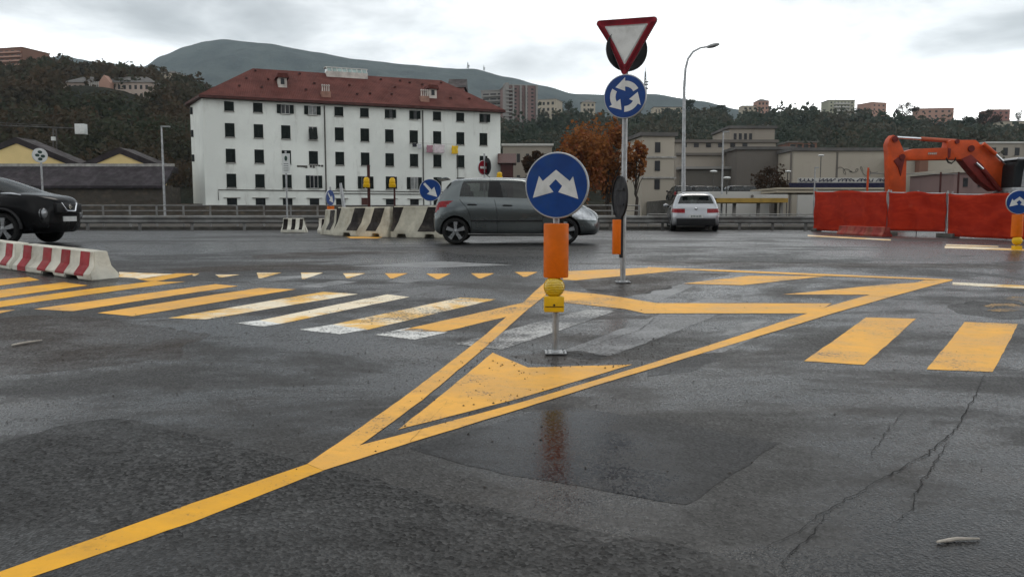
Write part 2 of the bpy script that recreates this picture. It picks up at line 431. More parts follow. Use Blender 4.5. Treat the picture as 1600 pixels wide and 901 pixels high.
crack([(1414,639),(1380,684),(1361,709),(1375,734)], 0.004)
crack([(1288,805),(1268,841),(1234,864),(1220,900)], 0.006)
crack([(1240,600),(1330,615),(1414,639),(1460,632),(1520,625)], 0.003)
crack([(700,627),(640,690),(700,722),(880,756)], 0.002)
crack([(868,470),(930,470),(980,466)], 0.004)
crack([(1290,455),(1350,462),(1430,468),(1500,474)], 0.006)
crack([(300,428),(420,434),(560,439),(700,442)], 0.008)
crack([(885,552),(1000,516),(1030,491)], 0.006)
crack([(930,565),(1060,520),(1125,491)], 0.005)
crack([(100,418),(260,414),(420,417)], 0.010)

flat('damp_surface', [(395,399),(470,394),(600,391.5),(700,392),(690,395),(560,397),(470,402),(400,404)], M['mud'], 2, jitter=0.05)
flat('damp_surface', [(250,421),(330,416),(420,412),(520,414),(600,420),(520,423),(430,421),(330,426)], M['mud'], 2, jitter=0.06)
flat('damp_surface', [(880,412),(1010,407),(1250,410),(1600,414),(1600,420),(1250,417),(1010,414)], M['mud'], 2, jitter=0.05)
# loose grit
M['grit'] = pm('grit', (0.05,0.043,0.036), 0.8, 0, 0.6, 30)
vs, fs = [], []
def pebble(p, r):
    b = len(vs)
    for d in ((1,0,0),(0,1,0),(-1,0,0),(0,-1,0),(0,0,1)):
        k = r*rnd.uniform(0.6,1.3); vs.append((p.x+d[0]*k, p.y+d[1]*k, p.z+0.004+d[2]*k*0.7))
    for i in range(4): fs.append((b+i, b+(i+1)%4, b+4))
for cx, cy, sx, sy, n in [(985,550,45,16,70),(860,560,70,10,60),(1040,470,120,14,40),(150,530,130,30,80),(600,560,250,40,60),(1300,620,260,60,40),(760,590,100,30,60),(1000,440,80,8,40),(500,500,160,20,40),(900,660,240,60,50),(420,640,260,60,70)]:
    for _ in range(n):
        x, y = rnd.gauss(cx, sx), rnd.gauss(cy, sy)
        if y > 385: pebble(G(x, y), rnd.uniform(0.003, 0.011))
tag(mesh_obj('gravel', vs, fs, M['grit']), 'loose grit and pebbles scattered on the wet road', None, None, 'stuff')
M['stick'] = pm('pale_stick', (0.42,0.38,0.33), 0.7, 0, 0.3, 9)
def stick(a, b, r, label):
    A, B = G(*a), G(*b); A.z += r; B.z += r
    t = MB(); mid = A.lerp(B, 0.5) + Vector((0, 0.012, 0.003))
    t.tube([A, A.lerp(mid, 0.6), mid, B], [r*0.6, r, r*0.9, r*0.5], 7)
    tag(t.build('stick', M['stick'], None, True), label, 'stick')
stick((1464,849), (1530,844), 0.010, 'short pale stick lying on the road in the right foreground')
stick((18,541), (66,533), 0.012, 'pale broken stick on the muddy asphalt at the left edge')
# ================================================================ signs
def disc(name, R_, parent, loc, yaw, face_mat, symbols=(), roll=0.0, edge=M['sign_edge'], back=M['sign_back']):
    """round sign plate facing -y before it is turned by yaw; symbols: (outline in disc radii, material)"""
    t = MB(); t.lathe([(1e-4,-0.010),(R_*0.985,-0.010),(R_,-0.004),(R_,0.022),(R_*0.965,0.022),(R_*0.965,0.006),(1e-4,0.006)], 48, 'y')
    t.box((0,0.014,R_*0.35),(R_*1.2,0.014,0.03)); t.box((0,0.014,-R_*0.35),(R_*1.2,0.014,0.03))
    o = t.build(name, back if face_mat is None else edge, parent, True)
    o.location = loc; o.rotation_euler = (0, roll, yaw)
    if face_mat is not None:
        f = MB(); f.lathe([(1e-4,-0.0125),(R_*0.955,-0.0125),(R_*0.955,-0.0095)], 48, 'y'); f.build('sign_face', face_mat, o)
        for pts, m in symbols:
            s = MB(); s.prism([(x*R_, z*R_) for x, z in pts], 0.002, 'xz', -0.0150)
            ob = s.build('sign_symbol', m, o)
            bm = bmesh.new(); bm.from_mesh(ob.data); bmesh.ops.triangulate(bm, faces=bm.faces); bm.to_mesh(ob.data); bm.free()
    return o

def pxpoly(pts, cx, cy, rx, ry): return [((x-cx)/rx, -(y-cy)/ry) for x, y in pts]
SPLIT = pxpoly([(175,352),(210,222),(232,253),(307,187),(385,255),(403,227),(433,360),(320,319),(342,283),(305,243),(268,283),(293,318)], 309, 279, 180, 197)
KEEP = [(-0.62,0.52),(-0.47,0.67),(0.12,0.03),(0.36,0.28),(0.62,-0.62),(-0.30,-0.36),(-0.05,-0.13)]
def rot_arrow(a0):
    p = []
    for k in range(9):
        a = a0 + 62*k/8; p.append((0.70*math.cos(R(a)), 0.70*math.sin(R(a))))
    ah = a0+62
    tip = a0+108
    p += [(0.86*math.cos(R(ah)), 0.86*math.sin(R(ah))), (0.62*math.cos(R(tip)), 0.62*math.sin(R(tip))), (0.24*math.cos(R(ah-4)), 0.24*math.sin(R(ah-4)))]
    for k in range(9):
        a = ah - 62*k/8; p.append((0.44*math.cos(R(a)), 0.44*math.sin(R(a))))
    return p
ROUND = [rot_arrow(a) for a in (28, 148, 268)]

def base_plate(t, x=0, y=0):
    t.box((x,y,0.008),(0.20,0.20,0.012))
    for sx in (-1,1):
        for sy in (-1,1): t.cyl((x+sx*0.075,y+sy*0.075,0.01),(x+sx*0.075,y+sy*0.075,0.035),0.009,None,6)
    t.cyl((x,y,0.012),(x,y,0.03),0.042,0.036,16)

# main island sign
B = G(868, 551); s = (W(869,290,B.y))
post = thing('island_sign', 'large blue sign with two white arrows above an orange tube and yellow lamp', 'road sign', B)
post_h = s.z - B.z
t = MB(); t.cyl((0,0,0.01),(0,0,post_h+0.18),0.030,None,20); t.build('post', M['galv'], post, True)
t = MB(); base_plate(t); t.build('base_plate', M['galv'], post, True)
YAW = -R(20)
disc('sign_panel', 0.305, post, (0.0,-0.055,post_h), YAW, M['blue'], [(SPLIT, M['white_film'])])
for dz in (-0.12, 0.12):
    t = MB(); t.lathe([(0.030,dz-0.015),(0.036,dz-0.015),(0.036,dz+0.015),(0.030,dz+0.015)],16); t.box((0,-0.03,dz),(0.10,0.03,0.02)); c = t.build('clamp', M['galv'], post, True); c.location.z = post_h
zt, zb = W(868,349,B.y).z-B.z, W(868,433,B.y).z-B.z
t = MB(); t.lathe([(0.036,zb),(0.113,zb),(0.117,zb+0.012),(0.117,zt-0.012),(0.113,zt),(0.036,zt)],40); t.build('delineator_tube', M['orange'], post, True)
zl = W(864,447,B.y).z-B.z; zq1, zq0 = W(864,461,B.y).z-B.z, W(864,485,B.y).z-B.z
ML = NT('amber_lens'); ML.set(Base_Color=(0.75,0.50,0.012), Roughness=0.12, Transmission_Weight=0.25, Coat_Weight=0.6)
vv = ML.pos(obj=True); wv = ML.n('ShaderNodeTexWave'); wv.wave_type='RINGS'; wv.rings_direction='Y'; wv.inputs['Scale'].default_value=14; ML.l(vv, wv.inputs[0]); ML.bump(wv.outputs[0],0.5,0.006)
M['lens'] = ML.m
t = MB(); t.lathe([(1e-4,-0.135),(0.04,-0.131),(0.075,-0.118),(0.091,-0.095),(0.091,-0.045),(0.075,-0.022),(0.04,-0.009),(1e-4,-0.005)],32,'y',(-0.02,0,zl)); lamp = t.build('warning_lamp', M['lens'], post, True)
t = MB(); t.lathe([(0.088,-0.078),(0.098,-0.078),(0.098,-0.062),(0.088,-0.062)],32,'y',(-0.02,0,zl)); t.box((-0.02,-0.07,zl-0.096),(0.05,0.05,0.02)); t.build('lamp_ring', M['yellow_pl'], lamp, True)
t = MB(); t.box((-0.022,-0.07,(zq0+zq1)/2),(0.185,0.13,zq1-zq0)); bx = t.build('battery_box', M['yellow_pl'], post, bevel=0.012)
t = MB(); t.box((-0.022,-0.137,zq0+0.052),(0.17,0.004,0.006)); t.cyl((-0.022,-0.134,zq0+0.068),(-0.022,-0.142,zq0+0.068),0.010,None,10); t.build('lid_seam', M['black'], bx)

# roundabout / give way sign
B = G(973, 441)
rs = thing('roundabout_sign', 'tall post with red and white give way triangle above a blue roundabout disc', 'road sign', B)
ztop = W(972,34,B.y).z - B.z
t = MB(); t.cyl((0,0,0.01),(0,0,ztop),0.038,None,20); t.build('post', M['galv'], rs, True)
t = MB(); base_plate(t); t.build('base_plate', M['galv'], rs, True)
YW2 = -R(22)
zc = W(972,152,B.y).z - B.z
disc('roundabout_panel', 0.30, rs, (-0.01,-0.065,zc), YW2, M['blue'], [(p, M['white_film']) for p in ROUND])
def tri(r, round_=0.06):                             # point-down triangle of side r with rounded corners
    h = r*math.sqrt(3)/2; cs = [(-r/2,h/3),(r/2,h/3),(0,-2*h/3)]; out = []
    for i, c in enumerate(cs):
        c = Vector(c); d = c.normalized(); q = c - d*round_*2; a0 = math.atan2(d.y,d.x)
        for k in range(-3,4): a = a0 + R(60)*k/3; out.append((q.x+round_*math.cos(a), q.y+round_*math.sin(a)))
    return out[::-1]
zt = W(973,62,B.y).z - B.z
t = MB(); t.prism(tri(0.92,0.045),0.022,'xz',-0.008); tp = t.build('give_way_panel', M['sign_edge'], rs)
tp.location = (-0.01,-0.065,zt); tp.rotation_euler = (0,R(1.5),-R(24))
t = MB(); t.prism(tri(0.905,0.042),0.003,'xz',-0.0112); t.build('red_border', M['red_film'], tp)
t = MB(); t.prism(tri(0.615,0.012),0.003,'xz',-0.0145); t.build('white_centre', M['white_film'], tp)
zb_ = W(977,76,B.y).z - B.z
disc('back_panel', 0.30, rs, (0.02,0.07,zb_), math.pi+R(12), None, edge=M['sign_back'])
for z0 in (zt+0.05, zt-0.22, zc+0.12, zc-0.12):
    t = MB(); t.lathe([(0.038,z0-0.015),(0.046,z0-0.015),(0.046,z0+0.015),(0.038,z0+0.015)],16); t.box((0,-0.04,z0),(0.11,0.03,0.02)); t.build('clamp', M['galv'], rs, True)
# the low disc and tube fixed to the far side of the same post
zc = W(968,308,B.y).z - B.z
sd = disc('side_panel', 0.30, rs, (-0.045,0.04,zc), R(102), None)
zt_, zb_ = W(964,343,B.y).z-B.z, W(964,397,B.y).z-B.z
t = MB(); t.lathe([(0.01,zb_),(0.070,zb_),(0.073,zb_+0.01),(0.073,zt_-0.01),(0.070,zt_),(0.01,zt_)],28,'z',(-0.080,0.02,0)); t.build('delineator_tube', M['orange'], rs, True)
t = MB(); t.box((-0.028,0.01,(zt_+zb_)/2),(0.04,0.10,zt_-zb_+0.1)); t.build('tube_backing', M['sign_back'], rs)  # dark box along the right of the tube
disc('back_panel', 0.02, rs, (0,0.02,ztop+0.01), 0, None)

def split_sign(x, y, gx_, gy_, R_, yaw, label, tube_px, lamp_px, sym=SPLIT):
    B = G(gx_, gy_); o = thing('island_sign', label, 'road sign', B)
    zc = W(x,y,B.y).z - B.z; dx = W(x,y,B.y).x - B.x
    t = MB(); t.cyl((0,0,0),(0,0,zc+0.1),0.030,None,12); t.build('post', M['galv'], o, True)
    disc('sign_panel', R_, o, (dx,-0.05,zc), yaw, M['blue'], [(sym, M['white_film'])])
    a, b = W(gx_,tube_px[0],B.y).z-B.z, W(gx_,tube_px[1],B.y).z-B.z
    t = MB(); t.lathe([(0.03,b),(0.10,b),(0.102,b+0.01),(0.102,a-0.01),(0.10,a),(0.03,a)],24); t.build('delineator_tube', M['orange'], o, True)
    if lamp_px:
        a, b = W(gx_,lamp_px[0],B.y).z-B.z, W(gx_,lamp_px[1],B.y).z-B.z
        t = MB(); t.sphere((0,-0.03,(a*0.65+b*0.35)),(a-b)*0.34,16,10); t.box((0,-0.03,b+(a-b)*0.14),(0.14,0.12,(a-b)*0.3)); t.build('warning_lamp', M['yellow_pl'], o, True)
    return o
split_sign(1590,316,1587,390,0.235,-R(14),'blue arrow disc on an orange tube at the right edge before the red fence',(335,370),(368,390))

# keep right sign behind the grey hatchback
def small_post(name, label, cat, x, ytop, Yd, r=0.03, mat=M['galv'], rz=0):
    p = W(x, 340, Yd); o = thing(name, label, cat, (p.x, Yd, 0), rz)
    t = MB(); t.cyl((0,0,0),(0,0,W(x,ytop,Yd).z),r,None,10); t.build('post', mat, o, True)
    return o
o = small_post('keep_right_sign', 'blue round sign with white arrow pointing down right behind the grey hatchback', 'road sign', 673, 284, 22.5)
disc('sign_panel', 0.31, o, (0,-0.05,W(673,297,22.5).z), R(6), M['blue'], [(KEEP, M['white_film'])])
o = small_post('keep_right_sign', 'narrow blue sign seen almost edge on above an orange tube beside striped barriers', 'road sign', 517, 292, 27)
disc('sign_panel', 0.27, o, (0,-0.05,W(517,309,27).z), R(70), M['blue'], [(KEEP, M['white_film'])])
a, b = W(519,322,27).z, W(519,346,27).z
t = MB(); t.lathe([(0.02,b),(0.12,b),(0.12,a),(0.02,a)],20); t.build('delineator_tube', M['orange'], o, True)
# white panel
o = small_post('panel_sign', 'tall white information panel with dark emblem before the white building', 'sign', 449, 236, 31, 0.035)
za, zb = W(449,240,31).z, W(449,271,31).z; w = 12*31/F
M['panel_white'] = pm('panel_white', (0.62,0.64,0.63), 0.4, 0, 0.1, 5)
M['panel_ink'] = pm('panel_ink', (0.03,0.06,0.05), 0.5)
t = MB(); t.box((0.02,-0.05,(za+zb)/2),(w,0.03,za-zb)); p = t.build('panel', M['panel_white'], o)
t = MB(); hh = za-zb
t.prism([(0.02+0.055*math.cos(k*math.pi/8), za-hh*0.25+0.10*math.sin(k*math.pi/8)) for k in range(16)],0.004,'xz',-0.070)
for k in range(4): t.box((0.02,-0.068,za-hh*(0.52+0.11*k)),(w*0.6,0.004,0.018))
t.build('printed_emblem', M['panel_ink'], p)
# round white sign on the left
o = small_post('round_sign', 'small round white sign on a grey post standing behind the black car', 'road sign', 69, 232, 30, 0.035)
disc('sign_panel', 0.27, o, (0,-0.05,W(69,243,30).z), R(50), M['white_film'], [([(0.3*math.cos(a)+ox, 0.22*math.sin(a)+oz) for a in [k*math.pi/5 for k in range(10)]], M['panel_ink']) for ox, oz in ((0,0.45),(-0.35,0),(0.35,-0.1),(0,-0.5))])
# no entry
o = small_post('no_entry_sign', 'red round no entry sign seen obliquely over the roof of the grey hatchback', 'road sign', 757, 240, 34, 0.04)
disc('sign_panel', 0.30, o, (-0.05,-0.06,W(755,262,34).z), R(48), M['red_film'], [([(-0.62,-0.16),(0.62,-0.16),(0.62,0.16),(-0.62,0.16)], M['white_film'])])
disc('back_panel', 0.36, o, (0.12,0.06,W(758,260,34).z), R(118), None)
# yellow flashing beacons on thin posts
M['rust_post'] = pm('dark_red_post', (0.060,0.018,0.016), 0.6, 0, 0.3, 5)
def beacon(x, yt, yb, pt, Yd, label, post_m, r=0.03):
    o = small_post('warning_beacon', label, 'warning lamp', x, pt, Yd, r, post_m)
    a, b = W(x,yt,Yd).z, W(x,yb,Yd).z; h = a-b
    t = MB(); t.lathe([(0.03,b),(0.11,b),(0.125,b+h*0.12),(0.125,b+h*0.35),(0.10,b+h*0.4),(0.11,b+h*0.5),(0.10,b+h*0.85),(0.05,a),(1e-3,a)],16,'z',(-0.06,-0.1,0)); t.build('beacon_lamp', M['yellow_pl'], o, True)
beacon(577,277,293,258,29,'yellow warning lamp on a tall dark red post above the striped barriers',M['rust_post'],0.055)
beacon(617,278,293,276,29,'yellow warning lamp on a shorter brown post right of the taller lamp post',M['rust_post'],0.035)
beacon(783,269,280,272,32,'yellow warning lamp peeping over the roof of the grey hatchback',M['rust_post'],0.03)

# leaning grey pipes by the barriers
t = MB(); P = lambda x,y,Y=26: W(x,y,Y)
t.tube([P(540,342),P(534,300),P(532,286)],[0.06,0.055,0.04],10)
tag(t.build('bollard_post', M['galv'], None, True), 'slim grey leaning post beside the striped barriers', 'post')

# ================================================================ barriers
def nj_profile(w, h):                                # half width at heights
    return [(w/2,0.0),(w/2,h*0.20),(w*0.30,h*0.48),(w*0.24,h*0.97),(w*0.20,h)]
def jersey(name, label, A, Bp, w, h, base_mat, stripe_mat, stripes, slant=0.0, notches=(0.28,0.72), group=None, end_taper=0.10):
    """barrier from A to B on the ground; stripes: (u0,u1) at the foot along its length; slant shifts the top"""
    A, Bp = Vector(A), Vector(Bp); L = (Bp-A).length; rz = math.atan2(Bp.y-A.y, Bp.x-A.x)
    o = thing(name, label, 'barrier', A, rz, group)
    tilt = math.atan2(Bp.z-A.z, L); o.rotation_euler = (0, -tilt, rz)
    pr = nj_profile(w, h)
    bm = bmesh.new(); us = sorted(set([0, 1] + [min(1,max(0,n+d/L)) for n in notches for d in (-0.17,-0.13,0.13,0.17)] + [k/14 for k in range(15)]))
    rings = []
    for u in us:
        ins = 0
        ring = []
        for sgn in (-1, 1):
            for (y, z) in (pr if sgn < 0 else pr[::-1]):
                e = 0.0
                if u == 0: e = end_taper*(z/h)*0.9
                if u == 1: e = -end_taper*(z/h)*0.9
                zz = z
                if z == 0 and any(abs((u-n)*L) < 0.15 for n in notches): zz = h*0.115
                ring.append(bm.verts.new((u*L+e, sgn*y, zz)))
        rings.append(ring)
    n = len(rings[0])
    for a, b in zip(rings, rings[1:]):
        for k in range(n): bm.faces.new((a[k], a[(k+1)%n], b[(k+1)%n], b[k]))
    bm.faces.new(rings[0]); bm.faces.new(rings[-1][::-1])
    bmesh.ops.recalc_face_normals(bm, faces=bm.faces)
    es = [e for e in bm.edges if len(e.link_faces)==2 and e.calc_face_angle(0) > 0.9]
    bmesh.ops.bevel(bm, geom=es, offset=0.015, segments=2, affect='EDGES')
    for f in bm.faces: f.smooth = True
    for e in bm.edges:
        if len(e.link_faces)==2 and e.calc_face_angle(0) > 0.6: e.smooth = False
    me = bpy.data.meshes.new('body'); bm.to_mesh(me); bm.free(); me.materials.append(base_mat)
    bo = bpy.data.objects.new('body', me); COL.objects.link(bo); bo.parent = o
    for u0, u1 in stripes:
        t = MB()
        for sgn in (-1, 1):
            lv = [(y+0.004, z) for y, z in pr]
            lv[0] = (lv[0][0], h*0.13 if any((u0-0.25) < nn < (u1+0.25) for nn in notches) else 0.01)
            if slant: lv[0] = (lv[1][0], h*0.20); lv = [lv[0]]+lv[2:]
            lv = lv[:-1]
            n2 = len(lv); vs_ = []
            for (y, z) in lv:
                sh = slant*(z/h)
                for u in (u0, u1): vs_.append((min(L*0.995,max(L*0.005,u*L+sh)), sgn*y, z))
            fs_ = [(2*i, 2*i+1, 2*i+3, 2*i+2) for i in range(n2-1)]
            t.add(vs_, fs_)
        t.build('painted_stripe', stripe_mat, o)
    return o
# near left red and white barriers
E = G(160, 438); S0 = G(-16, 414)
dv = (S0-E).normalized(); L = 2.15
E2 = E + Vector((0,0.10,0))
jersey('plastic_barrier', 'low white barrier with dark red stripes nearest the viewer beside the yellow crossing', E2+dv*2.15, E2, 0.44, 0.41, M['conc_white'], M['bar_red'], [(0.08,0.19),(0.34,0.45),(0.57,0.68),(0.80,0.91)], 0, (0.47,0.76), end_taper=0.12)
dv2 = Vector((dv.x*0.94-dv.y*0.2, dv.y*0.94+0.15, dv.z)).normalized()
jersey('plastic_barrier', 'low red and white barrier cut off by the left edge, behind the nearest one', E2+dv*2.22+dv2*2.1, E2+dv*2.19, 0.44, 0.41, M['conc_white'], M['bar_red'], [(0.08,0.19),(0.34,0.45),(0.60,0.71),(0.84,0.95)], 0, (0.3,0.7), end_taper=0.05)
# black striped concrete barriers
a, b, c = G(530,368.5), G(616,371.0), G(700,372.5)
jersey('concrete_barrier', 'concrete barrier with slanted black stripes, fully visible left of the grey hatchback', a+Vector((0,.2,0)), b+Vector((0,.2,0)), 0.55, 0.86, M['conc_dirty'], M['bar_black'], [(-0.22,-0.03),(0.22,0.42),(0.58,0.76)], 0.32, (0.25,0.78), end_taper=0.06)
jersey('concrete_barrier', 'concrete barrier with slanted black stripes half hidden by the grey hatchback', b+Vector((0.02,.2,0)), c+Vector((0.1,.2,0)), 0.55, 0.88, M['conc_dirty'], M['bar_black'], [(-0.2,0.02),(0.45,0.75)], 0.34, (0.2,0.7), end_taper=0.03)
a, b = G(505,367), G(536,368.7)
jersey('concrete_barrier', 'narrow stained concrete barrier end standing left of the black striped pair', a+Vector((0,.75,0)), b+Vector((0,.35,0)), 0.55, 0.80, M['conc_dirty'], M['bar_black'], [(0.35,0.62)], 0.1, (), end_taper=0.16)
for x0, x1, yb, lab in [(441,479,363,'small white barrier with two dark stripes farthest left by the guardrail'), (498,516,364,'small white barrier segment between the other barriers by the guardrail')]:
    a, b = G(x0,yb), G(x1,yb)
    jersey('plastic_barrier', lab, a, b, 0.5, 0.50, M['conc_white'], M['bar_black'], [(0.08,0.26),(0.42,0.58),(0.74,0.88)] if x1-x0 > 25 else [(0.3,0.6)], 0.03, (), end_taper=0.14)

# ================================================================ guard rail and river railing
M['rail'] = pm('weathered_rail', (0.19,0.19,0.185), 0.55, 0.55, 0.35, 1.5, (0.10,0.085,0.07), 1.0)
M['rail_fence'] = pm('railing_paint', (0.24,0.24,0.235), 0.5, 0.3, 0.3, 2, (0.11,0.09,0.07), 1.5)
def guard(name, label, X0, X1, Yd, z, n):
    o = thing(name, label, 'guardrail', (X0, Yd, 0))
    L = X1-X0
    prof = [(-0.02,-0.15),(-0.06,-0.11),(-0.06,-0.06),(-0.02,-0.02),(-0.02,0.02),(-0.06,0.06),(-0.06,0.11),(-0.02,0.15),(-0.01,0.15),(-0.05,0.11),(-0.05,0.06),(-0.01,0.02),(-0.01,-0.02),(-0.05,-0.06),(-0.05,-0.11),(-0.01,-0.15)]
    t = MB(); t.prism([(y, z+dz) for y, dz in prof], L, 'yz', 0.0); t.build('rail_beam', M['rail'], o)
    for k in range(n):
        t = MB(); x = L*(k+0.5)/n; t.box((x,0.05,z/2+0.08),(0.10,0.08,z+0.16)); t.build('rail_post', M['rail'], o)
    return o
guard('guardrail', 'long grey metal guardrail from the black car to the white car', -22.0, 7.0, 31.6, 0.42, 14)
guard('guardrail', 'short grey metal guardrail right of the white car up to the red fence', 7.05, 12.3, 31.6, 0.42, 4)
def railing(label, X0, X1, Yd, zs, n, r=0.022):
    o = thing('railing', label, 'railing', (X0, Yd, 0)); L = X1-X0
    for z in zs:
        t = MB(); t.cyl((0,0,z),(L,0,z),r,None,8); t.build('rail_bar', M['rail_fence'], o, True)
    for k in range(n+1):
        t = MB(); t.box((L*k/n,0.0,(zs[0]+0.02)/2),(0.07,0.06,zs[0]+0.02)); t.build('railing_post', M['rail_fence'], o)
    return o
railing('grey four bar metal railing above the river bank behind the long guardrail', -26, 5.8, 36.5, (1.02,0.78,0.55,0.32), 26)
railing('grey metal railing above the river bank right of the white car', 6.2, 15.5, 36.5, (0.62,0.40,0.18), 6)
M['kerb'] = pm('kerb_concrete', (0.10,0.095,0.085), 0.85, 0, 0.4, 2, (0.04,0.034,0.028), 1.2, 0.3, 20)
t = MB(); t.b2(-60,12.6,32.0,32.35,-0.05,0.14); tag(t.build('kerb', M['kerb'], None, bevel=0.02), 'concrete kerb under the guardrail', None, None, 'structure')
M['stone'] = pm('river_wall_stone', (0.085,0.068,0.050), 0.9, 0, 0.6, 0.9, (0.03,0.026,0.02), 0.5, 0.9, 2.5)
# ================================================================ cars
def catmull(P, n):
    """P: (k, ...) control rows -> ((k-1)*n+1, ...)"""
    P = np.asarray(P, float); k = len(P); out = []
    for i in range(k-1):
        p0 = P[i-1] if i > 0 else 2*P[0]-P[1]; p1 = P[i]; p2 = P[i+1]; p3 = P[i+2] if i+2 < k else 2*P[-1]-P[-2]
        d01 = np.maximum(np.linalg.norm(p1-p0,axis=-1,keepdims=True),1e-4)**0.5; d12 = np.maximum(np.linalg.norm(p2-p1,axis=-1,keepdims=True),1e-4)**0.5; d23 = np.maximum(np.linalg.norm(p3-p2,axis=-1,keepdims=True),1e-4)**0.5
        m1 = (p1-p0)/d01 - (p2-p0)/(d01+d12) + (p2-p1)/d12; m2 = (p2-p1)/d12 - (p3-p1)/(d12+d23) + (p3-p2)/d23
        m1 = m1*d12; m2 = m2*d12
        for j in range(n):
            t = j/n
            out.append((2*t**3-3*t**2+1)*p1 + (t**3-2*t**2+t)*m1 + (-2*t**3+3*t**2)*p2 + (t**3-t**2)*m2)
    out.append(P[-1]); return np.array(out)

# rings from the underside to the roof; columns from rear centre round the side to front centre: (x, y, z)
def ring(xs, ys, zs): return [(x, y, z) for x, y, z in zip(xs, ys, zs)]
HATCH = [
 ring([.12,.13,.20,.55,.85,1.42,2.40,2.95,3.42,3.58,3.62],[0,.50,.68,.74,.74,.74,.74,.73,.62,.36,0],[.22,.22,.21,.19,.18,.18,.18,.18,.20,.20,.20]),
 ring([.03,.04,.11,.50,.85,1.42,2.40,2.95,3.50,3.66,3.69],[0,.52,.74,.815,.82,.82,.82,.81,.70,.40,0],[.30,.30,.29,.27,.26,.25,.25,.26,.28,.28,.28]),
 ring([.00,.01,.08,.48,.85,1.42,2.40,2.95,3.50,3.68,3.71],[0,.54,.77,.845,.845,.845,.845,.84,.72,.41,0],[.52,.52,.52,.52,.52,.52,.52,.52,.50,.49,.49]),
 ring([.04,.05,.11,.44,.76,1.40,2.42,2.95,3.40,3.62,3.66],[0,.54,.75,.835,.845,.845,.845,.83,.70,.41,0],[.78,.78,.79,.80,.79,.78,.77,.745,.69,.665,.66]),
 ring([.06,.07,.13,.42,.66,1.38,2.46,2.88,3.22,3.42,3.47],[0,.54,.72,.80,.825,.83,.82,.77,.62,.38,0],[.90,.90,.90,.915,.91,.89,.875,.875,.835,.81,.80]),
 ring([.10,.11,.17,.42,.60,1.36,2.52,2.66,2.80,2.92,2.96],[0,.53,.68,.765,.79,.79,.775,.70,.58,.32,0],[1.00,1.00,1.00,1.00,.995,.975,.950,.975,.995,1.01,1.015]),
 ring([.36,.37,.42,.56,.68,1.36,1.98,2.10,2.18,2.25,2.27],[0,.42,.53,.60,.625,.635,.615,.57,.47,.26,0],[1.36,1.36,1.36,1.37,1.385,1.395,1.385,1.375,1.385,1.40,1.405]),
 ring([.46,.47,.52,.64,.76,1.36,1.90,1.98,2.05,2.10,2.12],[0,.36,.45,.49,.51,.52,.50,.46,.38,.22,0],[1.435,1.43,1.425,1.43,1.44,1.455,1.44,1.44,1.445,1.455,1.46]),
 ring([.50,.52,.58,.70,.85,1.38,1.84,1.90,1.95,1.98,2.00],[0,0,0,0,0,0,0,0,0,0,0],[1.46,1.462,1.465,1.475,1.483,1.50,1.487,1.484,1.48,1.478,1.476])]

def car_materials(name, col, rough, metal, coat=0.8, dust=0.6, spec=0.5):
    t = NT(name); v = t.pos(obj=True)
    g = t.noise(v, 3, 5); z = t.n('ShaderNodeSeparateXYZ'); t.l(t.pos(obj=True), z.inputs[0])
    dirt = t.math('MULTIPLY', t.ramp(z.outputs['Z'], 0.25, 0.75, 1, 0), t.ramp(g, 0.3, 0.7, 0.2, 0.8))
    c = t.mix(t.math('MULTIPLY', dirt, dust), col, (0.05,0.044,0.038))
    t.set(Base_Color=c, Roughness=t.ramp(dirt, 0, 1, rough, 0.6), Metallic=metal, Coat_Weight=coat, Specular_IOR_Level=spec)
    t.p.inputs['Coat Roughness'].default_value = 0.05
    return t.m
g = NT('car_glass'); g.set(Base_Color=(0.012,0.015,0.015), Roughness=0.03, Specular_IOR_Level=0.7)
tr = g.n('ShaderNodeBsdfTransparent'); tr.inputs[0].default_value = (0.78,0.84,0.81,1)
mx = g.n('ShaderNodeMixShader'); mx.inputs[0].default_value = 0.62
g.l(tr.outputs[0], mx.inputs[1]); g.l(g.p.outputs[0], mx.inputs[2]); g.l(mx.outputs[0], g.t.nodes['Material Output'].inputs[0])
M['glass'] = g.m
M['tail'] = pm('tail_lamp_red', (0.22,0.003,0.008), 0.25, 0, 0.3, 12, spec=0.3)
M['head'] = pm('headlamp_clear', (0.50,0.52,0.54), 0.12, 0.6, 0.3, 16, coat=0.6)
M['trim'] = pm('black_trim', (0.010,0.010,0.011), 0.45, 0, 0.3, 9)
M['seat'] = pm('seat_fabric', (0.022,0.021,0.022), 0.9, 0, 0.3, 9)
M['plate'] = pm('number_plate', (0.55,0.56,0.55), 0.4, 0, 0.1, 9)

